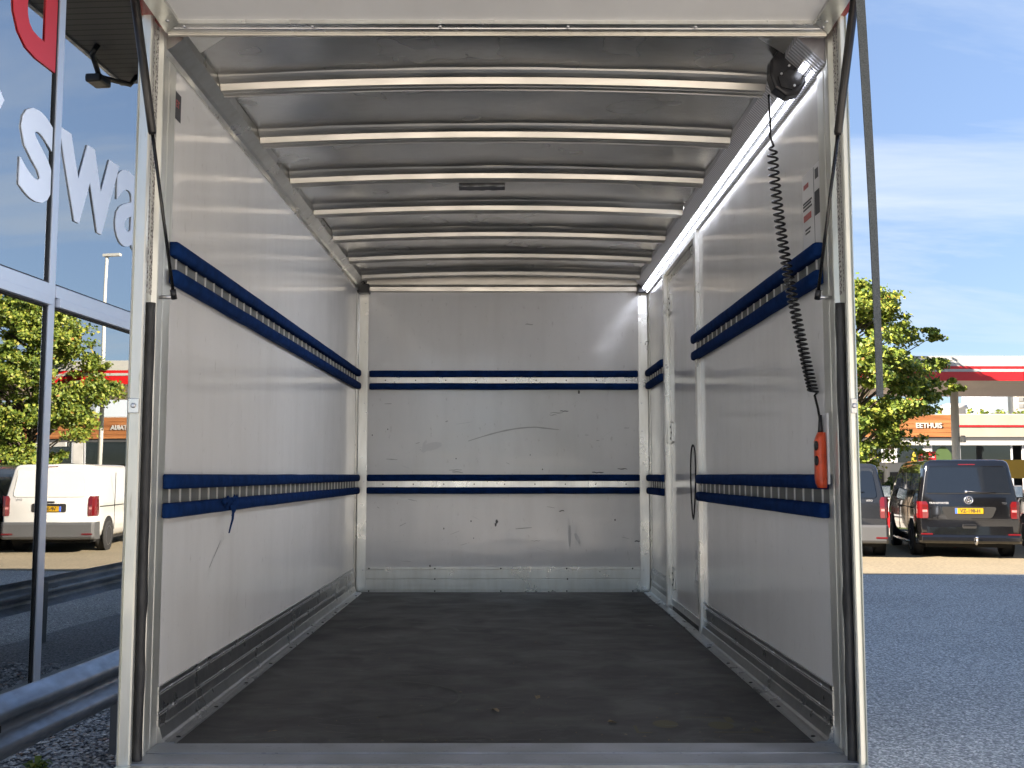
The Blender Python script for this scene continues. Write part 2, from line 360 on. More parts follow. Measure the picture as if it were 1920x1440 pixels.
# outer skin of the box and roof
T().box(XL - .034, XL - .029, 3.07, YB + .04, .78, 3.14).build("outer_panel", "van_white", truck)
T().box(XR + .0205, XR + .0235, 3.07, YB + .04, .78, 3.14).build("outer_panel", "van_white", truck)
T().box(XL - .034, XR + .0235, 3.12, YB + .04, 3.146, 3.17).build("roof_skin", "van_white", truck)
T().box(XL - .03, XR + .02, YB + .045, YB + .06, .78, 3.14).build("front_skin", "van_white", truck)
# roof sheets between the bows --------------------------------------
W = XR - XL; XM = (XL + XR) / 2
def arch(x, h=.03): return h * (1 - ((x - XM) / (W / 2)) ** 2)
BOWS = [3.56, 4.145, 4.735, 5.32, 5.915, 6.505, 7.09]
edges = [3.13] + [b + .03 for b in BOWS] + [YB - .005]
for i in range(len(edges) - 1):
    y0, y1 = edges[i] + .0015, edges[i + 1] - .0015
    mb = T(); nx, ny = 40, 14; vs = []; fs = []
    for a in range(nx + 1):
        for b in range(ny + 1):
            x = XL + .002 + (W - .004) * a / nx; y = y0 + (y1 - y0) * b / ny
            s = math.sin(math.pi * b / ny)
            d = .010 * mnoise.noise(Vector((x * 1.3, y * 1.1 + i * 7.3, i * 3.1))) * s + .0028 * mnoise.noise(Vector((x * 4, y * 5, i * 9.0)))
            sag = (-.010 * s) if i in (0, 3) else (-.004 * s)
            vs.append((x, y, ZC + arch(x) + d + sag))
    for a in range(nx):
        for b in range(ny):
            p = a * (ny + 1) + b; fs.append((p, p + 1, p + ny + 2, p + ny + 1))
    mb.add(vs, fs, True).build("roof_panel", "roof_sheet", truck)
# roof bows: one hat-shaped profile arched across --------------------
prof = [(0, .0), (.006, -.009), (.014, -.017), (.024, -.024), (.031, -.0265), (.033, -.0225), (.036, -.0225), (.038, -.028), (.044, -.046), (.047, -.048),
        (.060, -.0485), (.063, -.045), (.066, -.045), (.069, -.0485), (.088, -.050), (.0905, -.0535), (.094, -.0535), (.095, -.020), (.095, .004), (.0, .006)]
def bow_mesh(origin, prof=prof, x0=XL + .0635, x1=XR - .0955):
    mb = MB(origin); nx = 24; k = len(prof); vs = []; fs = []
    for a in range(nx + 1):
        x = x0 + (x1 - x0) * a / nx
        for (py, pz) in prof: vs.append((x, py, ZC + arch(x) + pz))
    for a in range(nx):
        for j in range(k):
            fs.append((a * k + j, a * k + (j + 1) % k, (a + 1) * k + (j + 1) % k, (a + 1) * k + j))
    fs += [tuple(range(k)), tuple(reversed(range(nx * k, nx * k + k)))]
    mb.add(vs, fs)
    return mb.mesh("roof_bow", "roof_bow")
bm_ = bow_mesh((TB.x, 0, 0))
for y in BOWS: inst("roof_bow", bm_, truck, (0, y - TB.y - .03, 0))
# header profile over the bulkhead
T().prism([(YB - .085, ZC + .01), (YB - .080, ZC - .045), (YB - .050, ZC - .058), (YB - .045, ZC - .085), (YB - .004, ZC - .09), (YB - .004, ZC + .01)], 'x', XL + .07, XR - .07).build("roof_header", "roof_bow", truck)
# eaves rails: the bare one and the one that carries the lamp --------
T().prism([(XL + .0015, 2.985), (XL + .008, 2.985), (XL + .010, 3.005), (XL + .024, 3.010), (XL + .060, 3.038), (XL + .062, 3.072), (XL + .0015, 3.072)], 'y', 3.16, YB - .002).build("eaves_rail", "aluminium", truck)
rail = T().prism([(XR - .0015, 2.965), (XR - .010, 2.965), (XR - .094, 3.043), (XR - .094, 3.075), (XR - .0015, 3.075)], 'y', 3.16, YB - .002).build("eaves_rail", "led_rail", truck)
# lamp: a lit strip along the rail (face runs at 45 degrees), two rows
def railpt(t, off): # t 0 at the wall edge .. 1 at the ceiling edge ; off = proud of the face
    a = Vector((XR - .010, 2.965)); b = Vector((XR - .094, 3.043)); nrm = Vector((-(b - a).y, (b - a).x)).normalized()
    if nrm.y > 0: nrm = -nrm
    p = a + (b - a) * t + nrm * off; return (p.x, p.y)
def strip(t0, t1, h, y0, y1, name, material, parent):
    return T().prism([railpt(t0, -.001), railpt(t1, -.001), railpt(t1, h), railpt(t0, h)], 'y', y0, y1).build(name, material, parent)
strip(.30, .46, .004, 3.26, YB - .01, "lamp_strip", "led_light", rail)
strip(.23, .28, .010, 3.24, YB - .01, "lamp_lip", "aluminium", rail)
strip(.49, .53, .008, 3.24, YB - .01, "lamp_lip", "aluminium", rail)
lens = T()
y = 3.26
while y < YB - .03:
    a, b, c, d = railpt(.07, -.001), railpt(.17, -.001), railpt(.17, .003), railpt(.07, .003)
    lens.prism([a, b, c, d], 'y', y, y + .010); y += .017
lens.build("lamp_row", "led_light", rail, kind="stuff")
lamp = bpy.data.lights.new("lamp_glow", 'AREA'); lamp.shape = 'RECTANGLE'; lamp.size = .012; lamp.size_y = YB - .02 - 3.26
lamp.energy = 20.0
lamp.spread = R(125); lamp.color = (.86, .90, 1.0)
lo = bpy.data.objects.new("lamp_glow", lamp); col.objects.link(lo); lo.parent = rail
p_ = railpt(.38, .012); lo.location = (p_[0] - TB.x, (3.26 + YB - .02) / 2 - TB.y, p_[1])
lo.rotation_euler = Vector((-.86, 0, -.50)).to_track_quat('-Z', 'Y').to_euler()
# rivets on a surface -------------------------------------------------
def rivets(pts, axis, name, parent, r=.006, h=.0035, material="steel"):
    mb = T()
    for p in pts:
        sgn = -1 if axis.startswith('-') else 1; ax = axis[-1]
        mb.lathe([(r, -.001 * sgn), (r * .9, h * .6 * sgn), (r * .45, h * sgn)], p, ax, 8)
    return mb.build(name, material, parent, kind="stuff")
# corner posts inside -------------------------------------------------
for sx, xw in ((1, XL), (-1, XR)):
    c = T()
    c.prism([(xw + sx * .0015, YB - .075), (xw + sx * .004, YB - .075), (xw + sx * .007, YB - .012), (xw + sx * .012, YB - .007), (xw + sx * .075, YB - .004), (xw + sx * .075, YB - .0015), (xw + sx * .0015, YB - .0015)], 'z', ZF + .001, 2.975)
    cp = c.build("corner_post", "aluminium", truck)
    rivets([(xw + sx * .055, YB - .005, z) for z in (1.0, 1.28, 1.62, 1.98, 2.18, 2.62, 2.9)], '-y', "rivet", cp, .005, material="steel")
    T().box(xw + sx * .002, xw + sx * .088, YB - .085, YB - .002, 2.965, 3.03).build("corner_cap", "black_plastic", truck, bevel=.006)
# kick plates ---------------------------------------------------------
KH = .172
def kick(y0, y1, xw, sx):
    z = ZF
    prof = [(0, z + .001), (.006, z + .001), (.006, z + .082), (.0035, z + .084), (.0035, z + .087), (.006, z + .089), (.0035, z + .093), (.0035, z + .096), (.006, z + .098),
            (.006, z + .146), (.0035, z + .148), (.0035, z + .151), (.006, z + .153), (.0035, z + .157), (.0035, z + .160), (.006, z + .162), (.006, z + KH), (0, z + KH)]
    k = T().prism([(xw + sx * (.0012 + a), b) for a, b in prof], 'y', y0, y1).build("kick_plate", "kick_plate", truck)
    pts = []; yy = y0 + .12; q = 0
    while yy < y1:
        pts.append((xw + sx * .0065, yy, z + .155))
        if q % 2 == 0: pts.append((xw + sx * .0065, yy + .02, z + .091))
        yy += .30; q += 1
    rivets(pts, 'x' if sx > 0 else '-x', "rivet", k, .0055)
    # the angle that closes the joint to the floor
    a = T().prism([(xw + sx * .0075, z + .052), (xw + sx * .012, z + .050), (xw + sx * .020, z + .016), (xw + sx * .027, z + .009), (xw + sx * .040, z + .008), (xw + sx * .041, z + .0065), (xw + sx * .044, z + .0065), (xw + sx * .045, z + .008),
                   (xw + sx * .060, z + .0065), (xw + sx * .062, z + .0006), (xw + sx * .0075, z + .0006)], 'y', y0, y1).build("floor_angle", "kick_plate", truck)
    pts = []; yy = y0 + .06
    while yy < y1: pts.append((xw + sx * .052, yy, z + .0075)); yy += .42
    rivets(pts, 'z', "rivet", a, .008, .003, "dark_metal")
kick(YF, YB - .077, XL, 1); kick(YF, 5.40, XR, -1); kick(6.60, YB - .077, XR, -1)
bk = T().prism([(YB - .0015, ZF + .001), (YB - .007, ZF + .001), (YB - .007, ZF + .012), (YB - .004, ZF + .014), (YB - .007, ZF + .016), (YB - .007, ZF + .088), (YB - .004, ZF + .090), (YB - .007, ZF + .095), (YB - .007, ZF + .155), (YB - .004, ZF + .157), (YB - .007, ZF + .160), (YB - .007, ZF + .176), (YB - .0015, ZF + .176)], 'x', XL + .077, XR - .077).build("kick_plate", "aluminium", truck)
rivets([(XL + .10 + i * .465, YB - .0075, z) for i in range(5) for z in (ZF + .165, ZF + .008)] + [(XL + .565, YB - .0075, ZF + .092), (XL + 1.5, YB - .0075, ZF + .092)], '-y', "rivet", bk, .006, material="dark_metal")
# floor angle beside the doorway
T().box(XR - .062, XR - .01, 5.401, 6.599, ZF + .0006, ZF + .007).build("threshold", "kick_plate", truck)
# lashing tracks ------------------------------------------------------
PITCH = .108
def pad_poly(h, d=.030): # rounded padded batten in section: (proud, height)
    r = .012
    return [(0, 0), (d - r, 0), (d - r * .3, r * .3), (d, r), (d + .001, h / 2), (d, h - r), (d - r * .3, h - r * .3), (d - r, h), (0, h)]
rung_x = MB().box(0, .0050, -.0020, .0020, 0, .050).mesh("rung", "rung_metal")
rung_y = MB().box(-.0020, .0020, -.0050, 0, 0, .050).mesh("rung", "rung_metal")
def track(side, a0, a1, ztop, name="lashing_track"):
    z1, z2, z3 = ztop - .047, ztop - .090, ztop - .137
    if side == 'b':
        f = lambda d: YB - d; axis = 'x'
    else:
        xw, sx = (XL, 1) if side == 'l' else (XR, -1); f = lambda d: xw + sx * d; axis = 'y'
    tr = T().prism([(f(.0012), z3 + .004), (f(.006), z3 + .004), (f(.006), ztop - .004), (f(.0012), ztop - .004)], axis, a0 + .004, a1 - .004).build(name, "aluminium" if side == "b" else "track_channel_shade", truck)  # side channels get a darker tone for the shade inside the slot
    for zb, h in ((z1, .047), (z3, .047)):
        nseg = max(2, int((a1 - a0) / .12)); pol = pad_poly(h); k = len(pol); vs = []; fs = []
        for i in range(nseg + 1):
            a = a0 + (a1 - a0) * i / nseg
            endf = .55 if i in (0, nseg) else 1.0
            wob = .0016 * mnoise.noise(Vector((a * 5, zb * 9, hash(side) % 7)))
            for (p, q) in pol:
                c = f(.0065 + p * endf); zz_ = zb + (q - h / 2) * (.86 if endf < 1 else 1.0) + h / 2 + wob
                vs.append((a, c, zz_) if axis == 'x' else (c, a, zz_))
            if i == 0 or i == nseg - 1:   # a short run-out at either end rounds the padding off
                a2 = a + (.012 if i == 0 else (a1 - a0) / nseg - .012)
                for (p, q) in pol:
                    c = f(.0065 + p); zz_ = zb + q + wob
                    vs.append((a2, c, zz_) if axis == 'x' else (c, a2, zz_))
        rows = len(vs) // k
        for i in range(rows - 1):
            for j in range(k): fs.append((i * k + j, i * k + (j + 1) % k, (i + 1) * k + (j + 1) % k, (i + 1) * k + j))
        fs += [tuple(range(k)), tuple(range((rows - 1) * k, rows * k))]
        T().add(vs, fs, True).build("pad", "blue_fabric", tr)
    a = a0 + .06; pts = []
    while a < a1 - .02:
        if axis == 'x': inst("rung", rung_y, tr, (a - TB.x, YB - .006 - TB.y, z2 - .003)); pts.append((a + PITCH / 2, YB - .0065, (z1 + z2) / 2))
        else: inst("rung", rung_x, tr, (f(.006) - TB.x, a - TB.y, z2 - .003), (0, 0, 0) if side == 'l' else (0, 0, math.pi))
        a += PITCH
    if pts: rivets(pts[:-1:2], '-y', "rivet", tr, .005, material="dark_metal")
    return tr
UP, LO = E + .742, E + .001
tl_up = track('l', YF - .02, YB - .055, UP); tl_lo = track('l', YF - .02, YB - .055, LO)
track('b', -.998, .925, UP); track('b', -1.008, .930, LO)
track('r', YF - .02, 5.50, UP); track('r', YF - .02, 5.42, LO)
track('r', 6.64, YB - .05, UP); track('r', 6.64, YB - .05, LO)
# torn cover on the lower track
tb = T(); yt = 3.92; xt = XL + .041
for (dy0, dz0, ln, wd_, tw) in ((0, -.115, .105, .030, .3), (.035, -.095, .060, .045, -.6), (-.045, -.085, .050, .05, .9), (.08, -.085, .045, .04, -.9), (-.10, -.088, .03, .05, .4)):
    vs = []
    for i in range(5):
        t = i / 4; wv = wd_ * (1 - .75 * t)
        vs += [(xt + .008 * math.sin(t * 4 + tw), yt + dy0 - wv / 2 + tw * .02 * t, LO + dz0 - ln * t), (xt + .008 * math.sin(t * 4 + tw) + .004, yt + dy0 + wv / 2 + tw * .02 * t, LO + dz0 - ln * t)]
    tb.add(vs, [(2 * i, 2 * i + 1, 2 * i + 3, 2 * i + 2) for i in range(4)], True)
for k in range(7):   # crumpled lump of loose cloth
    c_ = Vector((xt + rnd.uniform(-.002, .006), yt - .10 + .032 * k, LO - .088 - rnd.uniform(0, .022))); q_ = rnd.uniform(.010, .018)
    tb.add([c_ + Vector((p[0] * q_ * .5, p[1] * q_ * 1.7, p[2] * q_)) * rnd.uniform(.8, 1.3) for p in ((0, 0, 1), (.8, 0, .2), (.2, .9, .1), (-.6, .5, .3), (-.6, -.6, .1), (.3, -.9, .3), (.2, .2, -1.1))], [(0, 1, 2), (0, 2, 3), (0, 3, 4), (0, 4, 5), (0, 5, 1), (6, 2, 1), (6, 3, 2), (6, 4, 3), (6, 5, 4), (6, 1, 5)], True)
tb.build("torn_cover", "blue_fabric", tl_lo)
# side door -----------------------------------------------------------
dr = T().box(XR + .012, XR + .030, 5.50, 6.53, ZF + .02, 2.93).build("side_door", "white_panel", truck)
def post(y0, y1, z0, z1, d, name, par):
    return T().prism([(XR + .02, y0), (XR - d, y0), (XR - d, y0 + (y1 - y0) * .30), (XR - d + .006, y0 + (y1 - y0) * .36), (XR - d + .006, y0 + (y1 - y0) * .5), (XR - d, y0 + (y1 - y0) * .56), (XR - d, y1), (XR + .02, y1)], 'z', z0, z1).build(name, "aluminium", par)
post(5.405, 5.465, ZF + .008, 2.99, .020, "door_post", truck)
post(6.535, 6.595, ZF + .008, 2.99, .018, "door_post", truck)
T().box(XR - .020, XR + .03, 5.467, 6.533, 2.935, 2.983).build("door_header", "aluminium", truck)
T().box(XR + .004, XR + .0118, 5.467, 5.505, ZF + .02, 2.93).build("door_stile", "aluminium", dr)
T().box(XR + .004, XR + .0118, 6.500, 6.534, ZF + .02, 2.93).build("door_stile", "aluminium", dr)
T().box(XR + .004, XR + .0118, 5.507, 6.498, ZF + .02, ZF + .06).build("door_rail", "aluminium", dr)
T().box(XR + .004, XR + .0118, 5.507, 6.498, 2.89, 2.93).build("door_rail", "aluminium", dr)
for z in (1.03, 1.93, 2.74):
    h = T().prism([(6.47, z - .07), (6.40, z - .055), (6.40, z + .055), (6.47, z + .07)], 'x', XR + .001, XR + .0115).build("hinge", "aluminium", dr)
    T().box(XR - .001, XR + .0009, 6.42, 6.445, z - .012, z + .012).build("hinge_bolt", "black_plastic", h) if False else rivets([(XR + .0008, 6.455, z + .035), (XR + .0008, 6.455, z - .035), (XR + .0008, 6.42, z)], '-x', "hinge_bolt", h, .008, .003, "black_plastic")
pl = T().box(XR + .009, XR + .0118, 5.53, 5.70, 1.10, 1.21).build("door_label", "label_white", dr)
T().box(XR + .0078, XR + .0088, 5.59, 5.63, 1.135, 1.175).build("label_print", "tape_grey", pl)
for z in (1.245, 1.07): T().box(XR + .0098, XR + .0118, 5.52, 5.74, z, z + .010).build("stain", "scuff", dr)
# pull cord looped on the door
pts = []
for i in range(33):
    q = i / 32 * 2 * math.pi
    wy = .115 * math.sin(q) * (.25 + .75 * (1 - math.cos(q)) / 2); zz_ = 1.83 - .40 * (1 - math.cos(q)) / 2
    pts.append((XR - .012 - .006 * math.sin(q * 2), 5.60 + wy + .06 * (1.83 - zz_), zz_))
T().tube(pts, .0042, 6).build("pull_cord", "black_gloss", dr)
# rear frame posts ----------------------------------------------------
def rear_post(sx, xw, xo):
    s = lambda d: xw + sx * -d if False else None
    def X(d): return xw - sx * d          # d > 0 into the wall / outward
    dO = abs(xo - xw)
    pp = T().prism([(X(dO), 3.052), (X(dO), 3.046), (X(dO - .004), 3.043), (X(dO - .006), 3.050), (X(dO - .0085), 3.050), (X(dO - .010), 3.046), (X(.002), 3.044), (X(-.002), 3.048), (X(-.003), 3.060), (X(.0045), 3.064), (X(.0045), 3.125),
                    (X(-.010), 3.132), (X(-.012), 3.136), (X(-.012), 3.150), (X(-.004), 3.156), (X(-.004), 3.20), (X(-.0015), 3.203), (X(-.0015), 3.207), (X(-.004), 3.21), (X(-.004), 3.272), (X(0.0025), 3.272), (X(.0025), 3.30), (X(dO - .002), 3.30)], 'z', .80, 3.075).build("rear_post", "post_aluminium", truck)
    # rubber seal on the lower part
    n = 60; ptsr = []; rr = []
    for i in range(n + 1):
        z = .812 + (2.185 - .812) * i / n
        k = mnoise.noise(Vector((z * 9, sx * 3.3, 0)))
        ptsr.append((X(-.0085) + .0015 * mnoise.noise(Vector((z * 6, 5, sx))), 3.088 + .002 * k, z)); rr.append(.0150 + .0013 * k + (.0035 * max(0, 1 - abs(z - 1.30) / .05)))
    T().tube(ptsr, rr, 10, flat=1.0).build("rubber_seal", "rubber", pp)
    for (y0, y1) in ((3.070, 3.088), (3.104, 3.122)):
        T().box(X(.0043), X(.0025), y0, y1, 2.215, 3.05).build("glue_strip", "residue", pp)
    lp = T().box(X(dO - .006), X(.000), 3.036, 3.0435, 1.85, 1.893).build("latch_plate", "aluminium", pp, bevel=.0015)
    xx = (X(dO - .006) + X(.0)) / 2
    T().lathe([(.0075, .001), (.0075, -.004), (.004, -.0055)], (xx, 3.036, 1.872), 'y', 12).build("bolt", "steel", lp)
rear_post(1, XL, -1.123); rear_post(-1, XR, 1.030)
# sill ----------------------------------------------------------------
T().box(XL + .006, XR - .006, 3.163, 3.271, ZF - .045, ZF + .002).build("sill_plate", "sill_plate", truck)
T().box(XL - .034, XR + .022, 3.052, 3.160, ZF - .045, ZF - .0005).build("sill_plate", "sill_plate", truck)
T().box(XL - .036, XR + .024, 2.99, 3.049, ZF - .05, ZF - .003).build("sill_edge", "post_aluminium", truck, bevel=.004)
# top-hinged rear flap -------------------------------------------------
FS = .05
def FZ(y): return 3.030 + FS * (3.10 - y)
flap = T().prism([(3.10, FZ(3.10) + .012), (.85, FZ(.85) + .012), (.85, FZ(.85) + .030), (3.10, FZ(3.10) + .030)], 'x', -1.015, .945).build("rear_flap", "flap_panel", truck)
T().prism([(3.16, FZ(3.16) + .031), (.84, FZ(.84) + .031), (.84, FZ(.84) + .06), (3.16, FZ(3.16) + .06)], 'x', -1.120, 1.028).build("flap_skin", "red_paint", flap)
def fr_bar(x0, x1, y0, y1):
    n = 2
    q = [(x0, y0), (x1, y0), (x1, y1), (x0, y1)]
    return q
T().add([(-1.060, 3.10, FZ(3.10)), (.990, 3.10, FZ(3.10)), (.930, 3.037, FZ(3.037)), (-1.000, 3.037, FZ(3.037)),
         (-1.060, 3.10, FZ(3.10) + .03), (.990, 3.10, FZ(3.10) + .03), (.930, 3.037, FZ(3.037) + .03), (-1.000, 3.037, FZ(3.037) + .03)],
        [(0, 1, 2, 3), (7, 6, 5, 4), (0, 4, 5, 1), (1, 5, 6, 2), (2, 6, 7, 3), (3, 7, 4, 0)]).build("flap_frame", "aluminium", flap)
T().prism([(3.072, FZ(3.072) - .002), (3.066, FZ(3.066) - .002), (3.066, FZ(3.066) + .001), (3.072, FZ(3.072) + .001)], 'x', -1.025, .955).build("frame_bead", "steel", flap)
T().prism([(3.112, FZ(3.11) - .006), (3.101, FZ(3.10) - .006), (3.101, FZ(3.10) + .02), (3.112, FZ(3.11) + .02)], 'x', -1.055, .985).build("frame_bead", "roof_bow", flap)
for (xa, xb) in ((-1.060, -1.000), (.990, .930)):
    T().add([(xa, 3.0985, FZ(3.0985) + .0005), (xb, 3.0355, FZ(3.0355) + .0005), (xb, .86, FZ(.86)), (xa, .86, FZ(.86)),
             (xa, 3.0985, FZ(3.0985) + .03), (xb, 3.0355, FZ(3.0355) + .03), (xb, .86, FZ(.86) + .03), (xa, .86, FZ(.86) + .03)],
            [(0, 1, 2, 3), (7, 6, 5, 4), (0, 4, 5, 1), (1, 5, 6, 2), (2, 6, 7, 3), (3, 7, 4, 0)]).build("flap_frame", "aluminium", flap)
rivets([(-.99 + i * .39, 3.055, FZ(3.055) - .0005) for i in range(6)] + [(-1.03, 3.02, FZ(3.02) - .0005), (.96, 3.02, FZ(3.02) - .0005)], '-z', "rivet", flap, .006)
# gusset plates in the roof corners
for (xa, xb) in ((XL + .075, XL + .19), (XR - .105, XR - .22)):
    T().prism([(xa, 3.165), (xb, 3.165), (xa, 3.29)], 'z', 3.046, 3.049).build("corner_gusset", "aluminium", truck)
# gas struts
def strut(x0, x1):
    a = Vector((x0, 3.155, E + .545)); b = Vector((x1, 2.83, E + 1.385)); d = b - a
    s = T().tube([a + d * .54, a + d * .55, b], [.010, .0125, .0125], 14).build("gas_strut", "strut_paint", truck)
    T().tube([a, a + d * .541], .0052, 10).build("piston_rod", "black_gloss", s)
    T().tube([a - d * .012 + Vector((0, 0, .004)), a + d * .025], .0095, 10).build("ball_socket", "black_plastic", s)
    T().tube([a, a + Vector((.055 if x0 > 0 else -.055, .01, 0))], .006, 8).build("ball_stud", "steel", s)
    T().box(b.x - .02, b.x + .02, b.y - .03, b.y + .03, b.z + .002, FZ(b.y) + .03).build("strut_bracket", "steel", s)
strut(XL + .055, XL + .020); strut(XR - .055, XR - .020)
# labels on the walls
st = T().box(XR - .0022, XR - .0010, 3.23, 3.475, E + .742, E + 1.015).build("wall_sticker", "label_white", truck)
def sticker(y0, y1, z0, z1, material): T().box(XR - .0030, XR - .0023, y0, y1, z0, z1).build("sticker_print", material, st)
for (dz, h, ya, yb, mt_) in ((.962, .016, 3.40, 3.455, "label_red"), (.912, .006, 3.365, 3.465, "tape_grey"), (.902, .006, 3.375, 3.465, "tape_grey"), (.890, .006, 3.365, 3.465, "tape_grey"), (.818, .006, 3.385, 3.445, "tape_grey"), (.806, .006, 3.392, 3.445, "tape_grey")):
    sticker(ya, yb, E + dz, E + dz + h, mt_)
sticker(3.375, 3.462, E + .852, E + .874, "label_red")
sticker(3.338, 3.3405, E + .745, E + 1.01, "tape_grey")
sticker(3.29, 3.325, E + .965, E + .998, "label_black"); sticker(3.28, 3.332, E + .845, E + .925, "tape_grey")
sl = T().box(XL + .0010, XL + .0022, 3.24, 3.335, E + 1.155, E + 1.245).build("wall_sticker", "tape_grey", truck)
text("sticker_text", "ET", .034, "label_red", sl, (XL + .0027 - TB.x, 3.30 - TB.y, E + 1.195), (R(90), 0, R(90)), .0004)
# marks and wear ------------------------------------------------------
def bw(x, z): return x, z
LAY = [0]
def lay():
    LAY[0] += 1; return LAY[0] % 90 * .000025
def mark_back(pts, w, material="scuff", name="scuff_mark"):
    vs = []; n = len(pts); yb_ = YB - .0006 - lay()
    for i, (x, z) in enumerate(pts):
        x2, z2 = pts[min(i + 1, n - 1)]; x1, z1 = pts[max(i - 1, 0)]
        dx_, dz_ = x2 - x1, z2 - z1; L = math.hypot(dx_, dz_) or 1
        ww = w * (.35 + .65 * math.sin(math.pi * (i + .5) / n)) * (.7 + .6 * rnd.random())
        vs += [(x - dz_ / L * ww, yb_, z + dx_ / L * ww), (x + dz_ / L * ww, yb_, z - dx_ / L * ww)]
    T().add(vs, [(2 * i, 2 * i + 1, 2 * i + 3, 2 * i + 2) for i in range(n - 1)]).build(name, material, wb)
def bpx(px, pv):  # back-wall metres from a place on the bulkhead
    a = math.atan((720 - pv) / 1942) + R(5); dz = YB * math.tan(a); dep = YB * .99619 + dz * .08716
    return ((px - 954) / 1942 * dep, E + dz)
arc = [bpx(878 + t * 170 / 12, 827 - 26 * math.sin(min(1, t / 9) * math.pi / 2) + max(0, t - 9) * 1.6) for t in range(13)]
mark_back(arc, .0052)
for (px, pv, ln, w_, mt) in ((1032, 774, 24, .0035, "scuff"), (1050, 771, 16, .003, "scuff_dark"), (1030, 778, 14, .0025, "scuff"), (1110, 886, 22, .004, "scuff_dark"), (1158, 879, 18, .004, "scuff_dark"),
                             (848, 885, 20, .005, "scuff"), (842, 881, 24, .003, "scuff"), (1170, 802, 10, .002, "scuff"), (1118, 826, 6, .002, "scuff"), (995, 1014, 18, .002, "scuff"), (1190, 1015, 10, .004, "scuff_dark"), (985, 608, 14, .005, "scuff"), (835, 790, 5, .004, "scuff"), (1048, 958, 10, .004, "scuff_dark")):
    mark_back([bpx(px + ln * t / 5, pv + rnd.uniform(-.8, .8)) for t in range(6)], w_, mt)
for (px, pv, r_) in ((931, 978, .014), (929, 984, .011), (883, 977, .006), (832, 991, .006), (1153, 975, .007), (806, 1062, .011), (855, 860, .005), (1085, 735, .012), (994, 853, .004), (888, 1009, .004), (1017, 880, .005), (727, 805, .005), (698, 816, .005)):
    x, z = bpx(px, pv)
    mark_back([(x, z + r_), (x + r_ * .2, z), (x, z - r_)], r_ * .7, "scuff_dark")
# cloudy rubbed patch and a leftover of clear tape
mark_back([bpx(1068, 985 + 8 * t) for t in range(6)], .010, "scuff_light"); mark_back([bpx(1078 + 3 * t, 1000 + 6 * t) for t in range(4)], .012, "scuff_light")
mark_back([bpx(792, 848), bpx(797, 840), bpx(806, 838), bpx(818, 835), bpx(828, 833)], .022, "scuff_light", "tape_scrap"); mark_back([bpx(793, 845), bpx(795, 832), bpx(800, 827)], .010, "scuff_light", "tape_scrap")
def mark_side(wall, xw, sx, pts, w, material="scuff"):
    vs = []; n = len(pts); d_ = .0005 + lay()
    for i, (y, z) in enumerate(pts):
        ww = w * (.4 + .6 * rnd.random())
        vs += [(xw + sx * d_, y, z + ww), (xw + sx * d_, y + ww * .3, z - ww)]
    T().add(vs, [(2 * i, 2 * i + 1, 2 * i + 3, 2 * i + 2) for i in range(n - 1)]).build("scuff_mark", material, wall)
mark_side(wl, XL, 1, [(3.80 + .02 * i, 1.335 + .0125 * i) for i in range(8)], .0022, "scuff_dark")
mark_side(wl, XL, 1, [(3.84 + .05 * i, 1.36 + .024 * i) for i in range(6)], .0012, "scuff")
for (y, z, dy_, dz_, w_) in ((3.62, 2.02, .01, .004, .005), (3.75, 1.98, .0, -.24, .0018), (4.10, 1.99, .0, -.30, .0015), (4.4, 2.52, .02, .0, .006), (3.5, 2.72, .01, -.1, .003), (5.9, 1.45, .04, .01, .004), (6.3, 2.86, .02, -.04, .006), (4.25, 1.86, .03, -.005, .005), (5.2, 2.75, .0, -.05, .004), (4.9, 1.48, .02, 0, .003)):
    mark_side(wl, XL, 1, [(y + dy_ * i / 3, z + dz_ * i / 3) for i in range(4)], w_, "scuff")
for (y, z, dy_, dz_, w_) in ((4.1, 1.92, .14, -.01, .003), (4.05, 1.90, .06, .02, .003), (3.85, 1.86, .01, -.03, .005), (4.85, 2.10, .02, -.02, .007), (3.6, 1.36, .0, .12, .002), (4.2, 1.25, .01, .05, .004), (4.5, 1.34, .015, .03, .003), (3.7, 2.6, .03, .02, .003), (5.1, 2.3, .02, 0, .005), (4.8, 1.30, .01, .04, .004), (3.9, 1.14, .05, -.02, .003)):
    mark_side(wr, XR, -1, [(y + dy_ * i / 3, z + dz_ * i / 3) for i in range(4)], w_, "scuff")
r7 = random.Random(77)
for (wall_, xw_, sx_) in ((wl, XL, 1), (wr, XR, -1)):
    for i in range(30):
        y = r7.uniform(3.4, 7.0) if wall_ is wl else r7.uniform(3.4, 5.3)
        z = r7.choice((r7.uniform(1.1, 1.5), r7.uniform(1.72, 2.2), r7.uniform(1.1, 2.9))); L = r7.uniform(.01, .10); a = r7.gauss(0, .5)
        mark_side(wall_, xw_, sx_, [(y + L * math.cos(a) * k / 3, z + L * math.sin(a) * k / 3) for k in range(4)], r7.uniform(.0008, .0028), r7.choice(("scuff", "scuff", "scuff_light")))
for i in range(26):
    x = r7.uniform(-.95, .85); z = r7.choice((r7.uniform(1.05, 1.5), r7.uniform(1.7, 2.2))); L = r7.uniform(.01, .12); a = r7.gauss(0, .3)
    mark_back([(x + L * math.cos(a) * k / 4, z + L * math.sin(a) * k / 4) for k in range(5)], r7.uniform(.0008, .003), r7.choice(("scuff", "scuff_light")))
